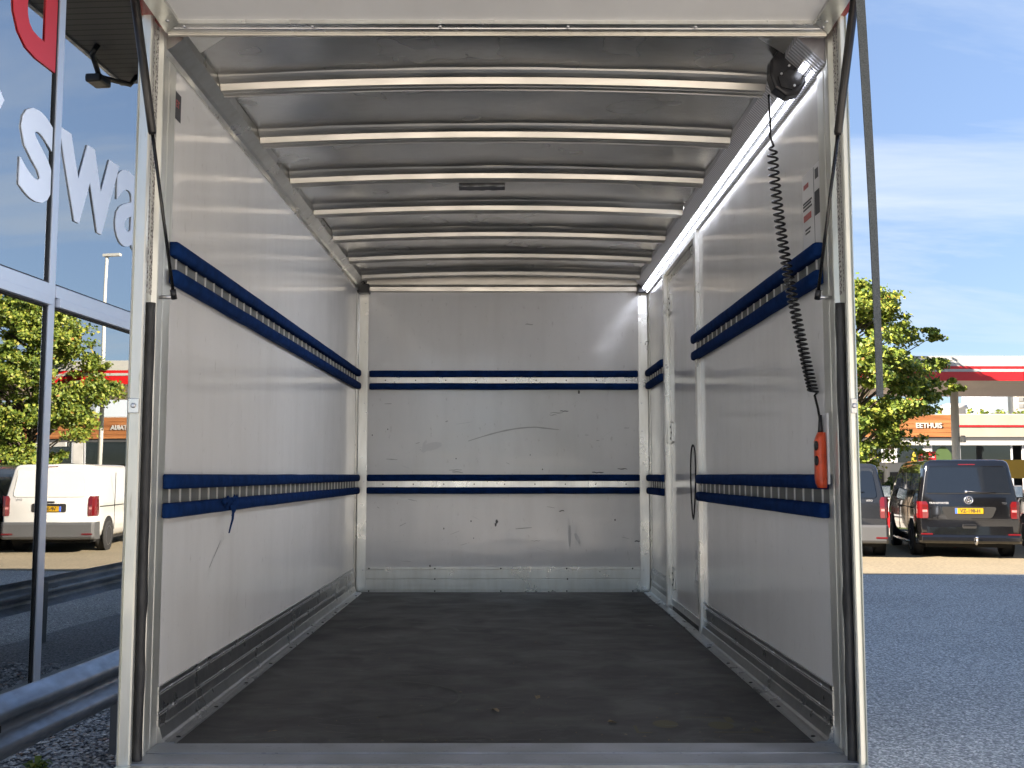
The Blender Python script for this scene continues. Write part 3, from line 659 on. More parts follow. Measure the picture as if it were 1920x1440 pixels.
# dents and a patch of black tape on the roof sheets
def mark_roof(x0, x1, y0, y1, material, name, z=.004):
    n = 8; vs = []
    for i in range(n + 1):
        x = x0 + (x1 - x0) * i / n; zz_ = ZC + arch(x) - z
        vs += [(x, y0 + rnd.uniform(-.01, .01), zz_), (x, y1 + rnd.uniform(-.01, .01), zz_)]
    T().add(vs, [(2 * i, 2 * i + 1, 2 * i + 3, 2 * i + 2) for i in range(n)]).build(name, material, truck)
mark_roof(-.245, -.02, 4.96, 5.03, "tape_grey", "tape_patch", .026)
# floor marks: faint yellow brackets and discs, scrapes
def floor_poly(pts, material, name="floor_mark", z=.0008):
    z = .0009 + lay() * .1
    T().add([(x, y, ZF + z) for x, y in pts], [tuple(range(len(pts)))]).build(name, material, fl)
for (cx, cy) in ((.52, 3.52), (.70, 3.50)):
    floor_poly([(cx + .042 * math.cos(q * .449), cy + .055 * math.sin(q * .449)) for q in range(14)], "faint_yellow")
for q in ([(.41, 3.40), (.46, 3.40), (.46, 3.413), (.42, 3.413), (.42, 3.50), (.41, 3.50)], [(.66, 3.405), (.84, 3.405), (.84, 3.415), (.66, 3.415)], [(.79, 3.42), (.82, 3.42), (.81, 3.47), (.79, 3.47)], [(.60, 3.61), (.72, 3.61), (.72, 3.62), (.60, 3.62)], [(.73, 3.54), (.755, 3.54), (.755, 3.62), (.73, 3.62)]):
    floor_poly(q, "faint_yellow", z=.0006)
def floor_line(pts, w, material, z=.0012):
    vs = []; n = len(pts); z = z + lay()
    for i, (x, y) in enumerate(pts):
        x2, y2 = pts[min(i + 1, n - 1)]; x1, y1 = pts[max(i - 1, 0)]; L = math.hypot(x2 - x1, y2 - y1) or 1
        vs += [(x - (y2 - y1) / L * w, y + (x2 - x1) / L * w, ZF + z), (x + (y2 - y1) / L * w, y - (x2 - x1) / L * w, ZF + z)]
    T().add(vs, [(2 * i, 2 * i + 1, 2 * i + 3, 2 * i + 2) for i in range(n - 1)]).build("scrape_mark", material, fl)
mat("floor_pale", (.15, .15, .145), .6); mat("floor_smear", (.052, .052, .050), .6); mat("floor_black", (.009, .009, .009), .45)
floor_line([(-.52 + .34 * math.cos(R(-80 + 12 * i)), 3.93 + .34 * math.sin(R(-80 + 12 * i)) * .9) for i in range(16)], .006, "floor_black")
floor_line([(-.55 + .30 * math.cos(R(20 + 10 * i)), 5.4 + .5 * math.sin(R(20 + 10 * i))) for i in range(14)], .010, "floor_black")
for i in range(90):
    x, y, a, L = rnd.uniform(-.95, .9), 3.3 + 2.6 * rnd.random() ** 1.8, rnd.uniform(-.5, .5), rnd.uniform(.02, .14)
    floor_line([(x, y), (x + L * math.cos(a), y + L * math.sin(a))], rnd.uniform(.0006, .0014), "floor_pale")
for i in range(16):   # pale dragged smears
    x, y, a, L, w_ = rnd.uniform(-.8, .6), rnd.uniform(3.45, 5.2), rnd.uniform(-.25, .35), rnd.uniform(.15, .40), rnd.uniform(.010, .030)
    n = 9; up = []; dn = []
    for k in range(n):
        t = k / (n - 1); h = w_ * math.sin(math.pi * t) ** .6 * rnd.uniform(.6, 1.1)
        cx, cy = x + L * t * math.cos(a), y + L * t * math.sin(a) + .05 * math.sin(t * 2.5); up.append((cx, cy + h)); dn.append((cx, cy - h * .5))
    T().add([(p[0], p[1], ZF + .0003 + i * .00003) for p in up + dn], [(k, k + 1, n + k + 1, n + k) for k in range(n - 1)]).build("smear_mark", "floor_smear", fl)
dark = [(-.52, 3.36), (-.40, 3.345), (-.34, 3.30), (-.22, 3.29), (-.15, 3.33), (-.05, 3.335), (-.08, 3.37), (-.18, 3.36), (-.28, 3.37), (-.34, 3.39), (-.42, 3.41), (-.50, 3.40)]
floor_poly(dark, "floor_black", "oil_stain", .0007)
floor_line([(.50, 6.02), (.54, 6.04), (.58, 6.03), (.63, 6.06)], .008, "scuff_dark"); floor_line([(.76, 5.75), (.79, 5.76)], .01, "scuff_dark")
# cab, wheels and chassis outside (seen in the showroom glass) --------
cabm = T(); ch = [(YB + .10, .45), (YB + .10, 2.30), (YB + .35, 2.45), (YB + 1.05, 2.42), (YB + 1.75, 1.45), (YB + 2.25, 1.22), (YB + 2.35, .9), (YB + 2.35, .42)]
cabm.prism(ch, 'x', -.96, .92); cab = cabm.build("cab", "van_white", truck, bevel=.05)
for x in (-.9605, .9205): T().prism([(YB + .45, 1.45), (YB + .45, 2.15), (YB + 1.05, 2.20), (YB + 1.55, 1.45)], 'x', x - .004, x + .004).build("cab_window", "van_glass", cab)
T().box(-.55, .47, 3.2, YB + .1, .42, .64).build("chassis", "dark_metal", truck)
T().box(-1.08, 1.0, 5.3, 5.36, .35, .62).build("side_guard", "dark_metal", truck); T().box(-1.09, -1.06, 5.3, 7.0, .42, .50).build("side_guard", "galvanised", truck)
for (x, y) in ((-.86, 4.55), (.80, 4.55), (-.80, 9.0), (.74, 9.0)):
    s = -1 if x < 0 else 1
    wt = T().lathe([(.20, -.11), (.33, -.11), (.355, -.08), (.355, .08), (.33, .11), (.20, .11)], (x, y, .355), 'x', 28).build("wheel", "tyre", truck)
    T().lathe([(.20, .10 * s), (.19, .118 * s), (.10, .09 * s), (.09, .125 * s), (.02, .13 * s)], (x, y, .355), 'x', 24).build("rim", "rim_alloy", wt)

# ---- things hanging in the truck
ctl = empty("lift_remote", (.985, 3.33, E - .10))
tag(ctl, "orange hand remote with black buttons on a black coiled cord beside the truck's rear post", "remote")
CB = Vector((.985, 3.33, E - .10))
def C(): return MB(CB)
RX, RZ_ = .022, .048
reel = C(); ry = 3.345
reel.prism([(a_ + RX, b_ + RZ_) for a_, b_ in [(.842, 2.940), (.856, 2.895), (.895, 2.866), (.937, 2.875), (.962, 2.915), (.958, 2.975), (.935, 3.015), (.905, 3.024), (.868, 3.022), (.845, 2.99)]], 'y', ry - .03, ry + .03)
rl = reel.build("cord_reel", "black_plastic", ctl, bevel=.008)
C().prism([(a_ + RX, b_ + RZ_) for a_, b_ in [(.865, 2.930), (.875, 2.895), (.912, 2.885), (.942, 2.905), (.948, 2.940), (.900, 2.955)]], 'y', ry - .036, ry - .029).build("reel_cover", "black_gloss", rl)
for (x, z) in ((.876, 2.938), (.918, 2.898), (.902, 2.965)): C().lathe([(.004, 0), (.004, -.003)], (x + RX, ry - .0365, z + RZ_), 'y', 8).build("screw", "steel", rl)
C().tube([(.955, 3.325, 3.00), (.965, 3.30, 3.02), (.985, 3.27, 3.035), (.998, 3.24, 3.045)], .006, 8).build("supply_cable", "black_plastic", rl)
def coilaxis(t):
    z = (E + 1.085) + ((E + .268) - (E + 1.085)) * t
    x = .872 + .115 * t ** 1.55; return Vector((x, 3.345, z))
pts = [Vector((.862, 3.335, 2.925)), Vector((.864, 3.338, 2.87)), Vector((.866, 3.34, 2.82)), Vector((.864, 3.34, 2.785)), Vector((.870, 3.34, 2.768))]
turns = 46; n = turns * 14
for i in range(n + 1):
    u = i / n; t = .55 * u + .45 * (1 - (1 - u) ** 1.7); q = 2 * math.pi * turns * u
    a = coilaxis(t); r_ = .0155 * min(1, u * 30 + .3)
    pts.append(a + Vector((math.cos(q) * r_, math.sin(q) * r_, math.sin(q) * .003)))
pts += [Vector((.990, 3.34, E + .255)), Vector((.988, 3.30, E + .21)), Vector((.978, 3.25, E + .17)), Vector((.972, 3.225, E + .13))]
C().tube(pts, .0040, 6).build("coil_cord", "black_gloss", ctl)
C().tube([(.975, 3.235, E + .185), (.970, 3.223, E + .125)], [.0055, .0085], 10).build("strain_relief", "black_plastic", ctl)
body = C(); pr = [(.000, -.028), (.012, -.036), (.026, -.034), (.030, -.010), (.030, .012), (.022, .026), (.008, .028), (.0, .02)]
vs = []; fs = []; rows = []
for i in range(13):
    t = i / 12; z = E + .131 - .172 * t; w_ = 1.0 - .35 * max(0, 1 - t * 7) - .25 * max(0, t * 9 - 8)
    rows.append([(.982 - p[0] * w_ * 1.05, 3.222 + p[1] * w_ * .62, z) for p in pr])
k = len(pr)
for r_ in rows: vs += r_
for i in range(12):
    for j in range(k): fs.append((i * k + j, i * k + (j + 1) % k, (i + 1) * k + (j + 1) % k, (i + 1) * k + j))
fs += [tuple(range(k)), tuple(range(12 * k, 13 * k))]
bd = body.add(vs, fs, True).build("control_body", "orange_plastic", ctl)
for z in (E + .089, E + .043):
    C().lathe([(.016, .000), (.015, -.005), (.006, -.007)], (.9545, 3.212, z), 'x', 14).build("button", "black_plastic", bd)
C().box(.984, .990, 3.20, 3.242, E - .03, E + .19).build("holder", "label_white", ctl)
# strap
sb = MB((.925, 2.6, 3.05)); pts = []
for i in range(25):
    t = i / 24; z = 3.055 + (E + .195 - 3.055) * t
    pts.append((.918 + .012 * math.sin(t * 2.2) + .004 * t, 2.62 - .03 * t, z))
vs = []
for i, p in enumerate(pts):
    a = R(8 + 26 * i / 24); dx_, dy_ = .0130 * math.cos(a), .0130 * math.sin(a); ox, oy = -dy_ * .09, dx_ * .09
    vs += [(p[0] - dx_ - ox, p[1] - dy_ - oy, p[2]), (p[0] + dx_ - ox, p[1] + dy_ - oy, p[2]), (p[0] + dx_ + ox, p[1] + dy_ + oy, p[2]), (p[0] - dx_ + ox, p[1] - dy_ + oy, p[2])]
fs = [(4 * i + j, 4 * i + (j + 1) % 4, 4 * i + 4 + (j + 1) % 4, 4 * i + 4 + j) for i in range(24) for j in range(4)] + [(3, 2, 1, 0), (96, 97, 98, 99)]
so = sb.add(vs, fs).build("pull_strap", "strap_web"); so.location = (.925, 2.6, 3.05)
tag(so, "grey woven pull strap hanging free from the raised rear flap", "strap")
# leaves and grit on the load floor
def small(name, x, y, pts3, label, cat, material, rz, group=None):
    o = MB().add(pts3[0], pts3[1]).build(name, material); o.location = (x, y, ZF + .002); o.rotation_euler = (0, 0, rz); o.scale = (.8, .8, .8)
    tag(o, label, cat, group)
lf = ([(-.012, -.018, .0), (.010, -.014, .004), (.016, .004, .012), (.004, .024, .006), (-.010, .010, .014), (0, 0, .003)], [(0, 1, 5), (1, 2, 5), (2, 3, 5), (3, 4, 5), (4, 0, 5)])
small("dry_leaf", .105, 3.915, lf, "curled tan dry leaf on the dark floor, in line with the bulkhead's middle", "leaf", "dry_leaf", .4)
small("dry_leaf", .345, 3.53, lf, "tan dry leaf on the dark floor next to the faint yellow brackets", "leaf", "dry_leaf", 2.1)
small("dry_leaf", -.045, 3.70, lf, "small shredded leaf on the dark floor near the sill's oil stain", "leaf", "dry_leaf", 1.2)
gm = MB(); 
for i in range(110):
    x, y = rnd.uniform(-.98, .92), 3.30 + 2.2 * rnd.random() ** 2.4; s = rnd.uniform(.0010, .0030); a = rnd.uniform(0, 6.3)
    c_, s_ = math.cos(a), math.sin(a); l = s * rnd.uniform(1, 4)
    gm.add([(x + c_ * l, y + s_ * l, ZF + .001), (x - s_ * s, y + c_ * s, ZF + .002), (x - c_ * l, y - s_ * l, ZF + .001), (x + s_ * s, y - c_ * s, ZF + .002), (x, y, ZF + .004)], [(0, 1, 4), (1, 2, 4), (2, 3, 4), (3, 0, 4)])
go = gm.build("debris", "dry_leaf", kind="stuff"); go["label"] = "pale grit and plant chips scattered over the dark floor"; go["category"] = "debris"

# ================================================================== THE SHOWROOM beside the truck
SH = empty("showroom", (-3.57, 7.0, 0), -math.atan(.0645))
tag(SH, "showroom building with a tall grey-framed glass front, big letters and a deep roof overhang", "building")
S0, S1 = -9.0, 4.45                                        # along the front (local y)
ys = [.85 + 1.85 * k for k in range(-5, 2)] + [4.20]
ZT0, ZT1, ZTOP = 2.94, 3.12, 6.10
MB().box(-14, -.16, S0, S1, 0.0, .10).build("floor_slab", "interior_floor", SH)
MB().box(-.16, .06, S0, S1, 0.0, .14).build("plinth", "concrete", SH)
MB().box(-14, -13.8, S0, S1, .10, ZTOP).build("wall", "interior_wall", SH)
MB().box(-13.8, .0, S0, S0 + .2, .10, ZTOP).build("wall", "wall_grey", SH)
MB().box(-13.8, -.0, S1 - .2, S1, .10, ZTOP).build("wall", "wall_grey", SH)
MB().box(-14, .06, S0, S1, ZTOP, ZTOP + .55).build("roof", "wall_grey", SH)
MB().box(.062, 1.10, S0, S1, ZTOP + .02, ZTOP + .06).build("soffit", "soffit", SH)
MB().box(.062, 1.14, S0, S1, ZTOP + .062, ZTOP + .50).build("roof_edge", "wall_grey", SH)
MB().box(1.102, 1.145, S0, S1, ZTOP, ZTOP + .06).build("drip_edge", "galvanised", SH)
for y in ys:
    mu = MB().box(-.12, .022, y - .045, y + .045, .14, ZTOP - .001).build("mullion", "mullion_grey", SH, bevel=.004)
    MB().box(-.10, .010, y - .060, y - .0455, .14, ZTOP - .001).build("gasket", "gasket", mu)
    MB().box(-.10, .010, y + .0455, y + .052, .14, ZTOP - .001).build("gasket", "gasket", mu)
for i in range(len(ys) - 1):
    a, b = ys[i] + .053, ys[i + 1] - .061
    MB().box(-.012, -.004, a, b, .14, ZT0).build("pane", "glass_reflective", SH)
    MB().box(-.012, -.004, a, b, ZT1 + .001, ZTOP - .001).build("pane", "glass_reflective", SH)
    tr_ = MB().box(-.10, .030, ys[i] + .046, ys[i + 1] - .046, ZT0 + .085, ZT1).build("transom", "mullion_grey", SH, bevel=.004)
    MB().box(-.10, .055, ys[i] + .060, ys[i + 1] - .060, ZT0 + .012, ZT0 + .080).build("blind_box", "mullion_grey", tr_, bevel=.004)
    MB().box(-.10, .020, ys[i] + .053, ys[i + 1] - .061, ZT0, ZT0 + .011).build("gasket", "gasket", tr_)
    MB().box(-.10, .020, ys[i] + .053, ys[i + 1] - .061, ZT1 + .0005, ZT1 + .012).build("gasket", "gasket", tr_)
# inside: columns and a brace
for y in (-5.2, -1.4, 2.4):
    MB().box(-2.0, -1.84, y - .08, y + .08, .10, ZTOP - .002).build("column", "mullion_grey", SH)
for (ya, za, yb, zb) in ((2.3, 4.6, 4.1, 2.2), (-1.3, 4.6, 2.3, 1.2), (2.3, .3, .6, 2.0)):
    MB().tube([(-1.92, ya, za), (-1.92, yb, zb)], .035, 8).build("brace", "mullion_grey", SH)
# letters on the upper panes
def shletter(ch, y, z, size, material, off=.02, sx=1.0):
    text("letter", ch, size, material, SH, (.003, y, z), (R(90), 0, R(90)), .004, off, 'CENTER', sx)
for ch, y in (("r", -.20), ("s", .58), ("w", 1.42), ("a", 2.20)): shletter(ch, y, 3.74, 1.36, "letter_white", .030)
for ch, y in (("d", .50), ("a", -.55)): shletter(ch, y, 4.80, 1.45, "letter_red", .034)
# flood lamp on a bracket under the overhang
fl_ = empty("flood_lamp", (-2.45, 10.6, 6.12)); tag(fl_, "black flood lamp on a bent bracket under the showroom's roof overhang", "lamp")
MB().tube([(0, -.3, 0), (.06, -.3, -.10), (.20, .1, -.18), (.06, .5, -.12), (0, .55, 0)], .03, 8).build("bracket", "black_plastic", fl_)
MB().box(.12, .30, -.02, .22, -.27, -.18).build("lamp_head", "black_plastic", fl_, bevel=.02)
# hanging lamp and a wheel inside
pn = empty("pendant_lamp", (-5.15, 8.1, 2.75)); tag(pn, "bell-shaped pendant lamp hanging inside the showroom behind the glass", "lamp")
MB().lathe([(.30, 0), (.29, .05), (.24, .17), (.13, .27), (.05, .33), (.03, .42)], (0, 0, 0), 'z', 28).build("lamp_shade", "mullion_grey", pn)
MB().tube([(0, 0, .42), (0, 0, 3.34)], .012, 6).build("cord", "black_plastic", pn)
wh = empty("spare_wheel", (-5.35, 12.05 - 1.2, .10)); wh.rotation_euler = (0, 0, R(-30)); tag(wh, "loose car wheel standing on the showroom floor behind the glass", "wheel")
MB().lathe([(.20, -.10), (.30, -.10), (.325, -.07), (.325, .07), (.30, .10), (.20, .10)], (0, 0, .325), 'x', 28).build("tyre", "tyre", wh)
MB().lathe([(.21, .08), (.20, .104), (.15, .07), (.14, .09), (.09, .06), (.05, .10), (.02, .105)], (0, 0, .325), 'x', 28).build("rim", "rim_alloy", wh)

# ================================================================== GUARD RAIL AND GRAVEL
gr = empty("guard_rail", (-2.37, 5.0, 0), -math.atan(.0645)); tag(gr, "galvanised steel crash barrier standing in gravel in front of the showroom glass", "guard rail")
wp = [(0, .340), (.012, .344), (.030, .362), (.072, .392), (.080, .404), (.080, .428), (.072, .440), (.020, .470), (.012, .485), (.012, .500), (.020, .515), (.072, .545), (.080, .557), (.080, .581), (.072, .593), (.030, .623), (.012, .641), (0, .645)]
poly = wp + [(x - .006, z) for x, z in reversed(wp)]
beam = MB().prism(poly, 'y', -9, 9.5, True).build("beam", "galvanised", gr)
for y in (-6.4, -4.4, -2.4, -.48, 1.34, 3.3, 5.3, 7.3, 9.2):
    MB().prism([(-.075, y - .05), (-.015, y - .05), (-.015, y - .045), (-.070, y - .045), (-.070, y + .045), (-.015, y + .045), (-.015, y + .05), (-.075, y + .05)], 'z', 0, .60).build("post", "post_galv", gr)
    b_ = MB().box(.0125, .017, y + .30, y + .42, .468, .518).build("slot_plate", "dark_metal", gr)
    MB().box(.017, .024, y + .345, y + .365, .478, .508).build("bolt", "steel", b_)
gs = MB().add([(-3.42, -8, .006), (-2.05, -8, .006), (-1.75, 13, .006), (-3.2, 13, .006)], [(0, 1, 2, 3)]).build("gravel_bed", "gravel_bed"); gs["kind"] = "structure"
ico = [(0, 0, 1), (.89, 0, .45), (.28, .85, .45), (-.72, .53, .45), (-.72, -.53, .45), (.28, -.85, .45), (0, 0, -.4)]
icf = [(0, 1, 2), (0, 2, 3), (0, 3, 4), (0, 4, 5), (0, 5, 1), (6, 2, 1), (6, 3, 2), (6, 4, 3), (6, 5, 4), (6, 1, 5)]
gv = MB()
for i in range(13000):
    y = rnd.uniform(4.2, 9.2); x = rnd.uniform(-3.30, -2.02) + .0645 * (y - 7)
    s = rnd.uniform(.008, .021); a = rnd.uniform(0, 6.28); c_, s_ = math.cos(a), math.sin(a); fx, fz = rnd.uniform(.7, 1.4), rnd.uniform(.5, .9)
    gv.add([(x + s * (c_ * p[0] * fx - s_ * p[1]), y + s * (s_ * p[0] * fx + c_ * p[1]), .012 + s * p[2] * fz) for p in ico], icf)
gv = gv.build("gravel", "stone_chips", kind="stuff"); gv["label"] = "pale grey gravel between the crash barrier and showroom"; gv["category"] = "gravel"
wdp = empty("weed", (-2.62, 5.9, .01)); tag(wdp, "small green weed growing in the gravel under the crash barrier", "weed")
mb = MB()
for i in range(34):
    a = rnd.uniform(0, 6.28); L = rnd.uniform(.05, .14); h = rnd.uniform(.02, .09); w_ = rnd.uniform(.012, .024); c_, s_ = math.cos(a), math.sin(a)
    mb.add([(0, 0, 0), (c_ * L * .6 - s_ * w_, s_ * L * .6 + c_ * w_, h), (c_ * L, s_ * L, h * .8), (c_ * L * .6 + s_ * w_, s_ * L * .6 - c_ * w_, h)], [(0, 1, 2, 3)])
mb.build("leaf_tuft", "leaf", wdp)

# ================================================================== TREES
def make_tree(seed, H, R0, z0, nclump, nleaf, ls, leafmat, label, loc, group=None, branches=(), lopside=1.0):
    r = random.Random(seed); t = empty("tree", loc); tag(t, label, "tree", group)
    tr = MB(); top = H * .82
    pts = [(0, 0, 0), (.06, .03, z0 * .5), (0, .08, z0), (.1, .05, H * .5), (.05, 0, top)]
    tr.tube(pts, [H * .020, H * .016, H * .014, H * .010, H * .003], 10)
    cl = []
    zc, rz = (H + z0) / 2, (H - z0) / 2
    for i in range(nclump):
        while True:
            p = Vector((r.uniform(-1, 1), r.uniform(-1, 1), r.uniform(-1, 1)))
            if .30 < p.length < 1: break
        k = p.length ** .35; p = p.normalized() * k
        shape = 1.0 if p.z < .1 else 1.0 - .42 * (p.z - .1) / .9
        px_ = p.x * (1.0 if p.x > 0 else lopside)
        c = Vector((px_ * R0 * shape * r.uniform(.8, 1.12), p.y * R0 * shape * r.uniform(.8, 1.12), zc + p.z * rz))
        cl.append((c, r.uniform(.10, .19) * R0 * 1.35))
    for (bx, by, bz, br) in branches: cl.append((Vector((bx, by, bz)), br))
    lb = MB()
    for (c, cr_) in cl:
        zs = max(z0 * .8, min(top, c.z - math.hypot(c.x, c.y) * .65)); s = Vector((.05, .04, zs))
        mid = (s + c) / 2 + Vector((0, 0, .12 * R0 * .3))
        lb.tube([s, mid, c], [H * .0055, H * .0035, H * .001], 5)
    tr.build("trunk", "bark", t); lb.build("limbs", "bark", t)
    vs = []; fs = []; per = nleaf // len(cl)
    for (c, cr_) in cl:
        od = Vector((c.x, c.y, 0)); od = od.normalized() if od.length > .01 else Vector((1, 0, 0))
        nsub = 7; subs = [c + Vector((r.gauss(0, .55), r.gauss(0, .55), r.gauss(0, .38))) * cr_ + od * r.uniform(0, .6) * cr_ for _ in range(nsub)]
        for i in range(per):
            q = r.choice(subs) + Vector((r.gauss(0, .27), r.gauss(0, .27), r.gauss(0, .15))) * cr_
            nrm = Vector((r.gauss(0, .6) + od.x * .4, r.gauss(0, .6) + od.y * .4, r.uniform(.15, 1.0))).normalized()
            a = nrm.orthogonal().normalized(); a.rotate(Matrix.Rotation(r.uniform(0, 6.28), 3, nrm)); b = nrm.cross(a)
            s = ls * r.uniform(.55, 1.25); k = len(vs)
            vs += [q - a * s * .55, q + b * s * .45 - nrm * s * .08, q + a * s * .6, q - b * s * .45 - nrm * s * .08]; fs.append((k, k + 1, k + 2, k + 3))
    MB().add(vs, fs).build("crown", leafmat, t)
    return t
make_tree(3, 6.75, 2.10, 1.75, 105, 62000, .100, "leaf", "broadleaf tree with yellow-green leaves on the grass strip behind the black van", (9.05, 27.7, 0), "trees along the grass strip",
          [(2.75, -.2, 3.95, .20), (2.2, -.3, 5.3, .22), (2.35, -.4, 4.6, .22), (1.0, -.2, 6.35, .26), (.2, 0, 6.7, .2), (-2.1, 0, 4.1, .30)], .70)

tl = MB(); r9 = random.Random(5)
for i in range(9000):
    x = r9.uniform(-90, 110); h = 3.6 + 1.3 * math.sin(x * .21) + .8 * math.sin(x * .57 + 1)
    p = Vector((x, 112 + r9.uniform(-2, 2), r9.uniform(.2, max(1.5, h)) + r9.gauss(0, .25))); s_ = r9.uniform(.35, .8); a = r9.uniform(0, 6.28); t_ = r9.uniform(-.7, .7)
    u = Vector((math.cos(a), math.sin(a) * .6, t_)).normalized() * s_; v = Vector((-math.sin(a) * .5, .4, .8)).normalized() * s_
    tl.add([p - u, p + v, p + u, p - v], [(0, 1, 2, 3)])
tlo = tl.build("treeline", "leaf_dark", kind="stuff"); tlo["label"] = "far line of dark green trees along the horizon"; tlo["category"] = "trees"

# ================================================================== VANS parked across the yard
def van(style, paint, label, loc, rz, plate=None):
    t = empty("parked_van", loc, rz); tag(t, label, "van", "vans parked in a row across the yard")
    vw = style == "t"
    L, H, hw, hr = (4.9, 1.97, .952, .80) if vw else (5.0, 1.90, .955, .79)
    lean = lambda z: .02 * max(0, .75 - z) * 0 + (.11 if vw else .15) * max(0, z - 1.05)
    def section(y, zb, zr, sc_):
        pts = []
        belt = 1.08
        for z, f in ((zb, .86), (zb + .07, .955), (zb + .2, .99), (.62, 1.0), (.82, 1.0), (1.0, .992), (belt, .985), (1.25, None), (1.42, None), (1.58, None), (zr - .22, None), (zr - .11, -1), (zr - .045, -2), (zr - .012, -3), (zr, -4)):
            z = min(z, zr)
            if f is None: hx = hw * .985 + (hr - hw * .985) * (z - belt) / (H - .11 - belt)
            elif f == -1: hx = min(hw, hw * .985 + (hr - hw * .985) * max(0, z - belt) / (H - .11 - belt))
            elif f == -2: hx = hw * .985 + (hr - hw * .985) * max(0, zr - .11 - belt) / (H - .11 - belt) - .035
            elif f == -3: hx = hw * .985 + (hr - hw * .985) * max(0, zr - .11 - belt) / (H - .11 - belt) - .10
            elif f == -4: hx = hw * .985 + (hr - hw * .985) * max(0, zr - .11 - belt) / (H - .11 - belt) - .26
            else: hx = hw * f
            pts.append((hx * sc_, z))
        return pts
    st = [(.0, .36, H - .035, .935), (.012, .35, H - .02, .955), (.04, .33, H - .008, .98), (.10, .30, H, 1.0), (.7, .29, H + .005, 1.0), (3.0, .28, H + .005, 1.0), (3.45, .28, H - .03, .998), (3.75, .28, H - .17, .995), (4.1, .28, H - .47, .99), (4.42, .28, 1.18, .98), (4.72, .29, 1.05, .95), (L - .03, .30, .92, .90), (L, .36, .80, .86)]
    mb = MB(); secs = []
    for (y, zb, zr, s_) in st:
        secs.append([(x, y + lean(z) * max(0, 1 - y / 1.2), z) for x, z in section(y, zb, zr, s_)])
    k = len(secs[0]); vs = []; fs = []
    for s_ in secs: vs += s_ + [(-x, y, z) for x, y, z in s_]
    for i in range(len(secs) - 1):
        for side in (0, 1):
            for j in range(k - 1):
                a = i * 2 * k + side * k + j; b = a + 2 * k; fs.append((a, a + 1, b + 1, b))
        a = i * 2 * k; b = a + 2 * k
        fs.append((a, a + k, b + k, b)); fs.append((a + k - 1, a + 2 * k - 1, b + 2 * k - 1, b + k - 1))
    for i in (0, len(secs) - 1):
        a = i * 2 * k
        for j in range(k - 1): fs.append((a + j, a + j + 1, a + k + j + 1, a + k + j))
    mb.add(vs, fs, True); body = mb.build("body", paint, t)
    def onrear(poly, name, material, par, pr=.008, dp=.03, rows=None):
        # a panel laid on the sloping rear face: poly is (x, z) corners, split in z so that it follows the slope
        z0 = min(z for _, z in poly); z1 = max(z for _, z in poly)
        m_ = MB(); n = len(poly)
        f = [(x, lean(z) - pr, z) for x, z in poly]; bk_ = [(x, lean(z) + dp, z) for x, z in poly]
        m_.add(f + bk_, [tuple(range(n)), tuple(reversed(range(n, 2 * n)))] + [(i, (i + 1) % n, n + (i + 1) % n, n + i) for i in range(n)])
        return m_.build(name, material, par, bevel=.004)
    def rr(x0, x1, z0, z1, r_=.03, tx=0.0):
        o = []
        for cx, cz, a0 in ((x1 - r_, z1 - r_, 0), (x0 + r_, z1 - r_, 90), (x0 + r_, z0 + r_, 180), (x1 - r_, z0 + r_, 270)):
            for q in range(4):
                a = R(a0 + 30 * q); zq = cz + r_ * math.sin(a); xq = cx + r_ * math.cos(a)
                o.append((xq * (1 - tx * (zq - z0) / (z1 - z0)), zq))
        return o
    if vw:
        tg = onrear(rr(-.81, .81, .42, 1.845, .05, .105), "tailgate", paint, t, .012)
        wn = onrear(rr(-.79, .79, 1.30, 1.815, .05, .075), "rear_window", "van_glass", tg, .016)
        onrear([(-.79, 1.285), (.79, 1.285), (.785, 1.297), (-.785, 1.297)], "window_seam", "arch_black", tg, .0125)
        onrear(rr(-.78, .78, .775, .787, .004), "fold_line", "arch_black", tg, .0125)
        rc = onrear(rr(-.42, .42, .80, 1.03, .05, -.25), "plate_recess", "arch_black" if paint != "van_white" else "bumper_grey", tg, .0128)
        ztl, xl0, xl1 = (.80, 1.135), .765, .935
        onrear(rr(-.16, .16, 1.862, 1.882, .008), "brake_light", "tail_lens", t, .010)
    else:
        tg = onrear(rr(-.80, .80, .40, 1.80, .07, .13), "tailgate", paint, t, .012)
        wn = onrear(rr(-.75, .75, 1.20, 1.745, .07, .10), "rear_window", "van_glass" if paint != "van_white" else "van_white", tg, .016)
        rc = onrear(rr(-.35, .35, .88, 1.06, .03), "plate_recess", "arch_black", tg, .0128)
        ztl, xl0, xl1 = (.80, 1.22), .80, .945
        onrear(rr(-.13, .13, 1.835, 1.852, .008), "brake_light", "tail_lens", t, .010)
    for s_ in (-1, 1):
        m_ = MB(); zs = [ztl[0], ztl[0] + .05, (ztl[0] + ztl[1]) / 2, ztl[1] - .06, ztl[1]]; vs = []
        for i, z in enumerate(zs):
            inn = xl0 + (.03 if i == len(zs) - 1 else 0) + (.01 if i == 0 else 0); e = [(inn, lean(z) - .016), (xl1 - .06, lean(z) - .016), (xl1 - .012, lean(z) + .012), (xl1 + .022, lean(z) + .07), (xl1 + .026, lean(z) + .17 + .05 * (i in (1, 2))), (inn, lean(z) + .10)]
            vs += [(s_ * x, y, z) for x, y in e]
        m_.add(vs, [(i * 6 + j, i * 6 + (j + 1) % 6, (i + 1) * 6 + (j + 1) % 6, (i + 1) * 6 + j) for i in range(len(zs) - 1) for j in range(6)] + [tuple(range(6)), tuple(range(6 * len(zs) - 6, 6 * len(zs)))])
        lt = m_.build("tail_light", "tail_lens", t)
        zc = (ztl[0] + ztl[1]) / 2 - (.02 if vw else .05); xc = (xl0 + xl1 - .05) / 2
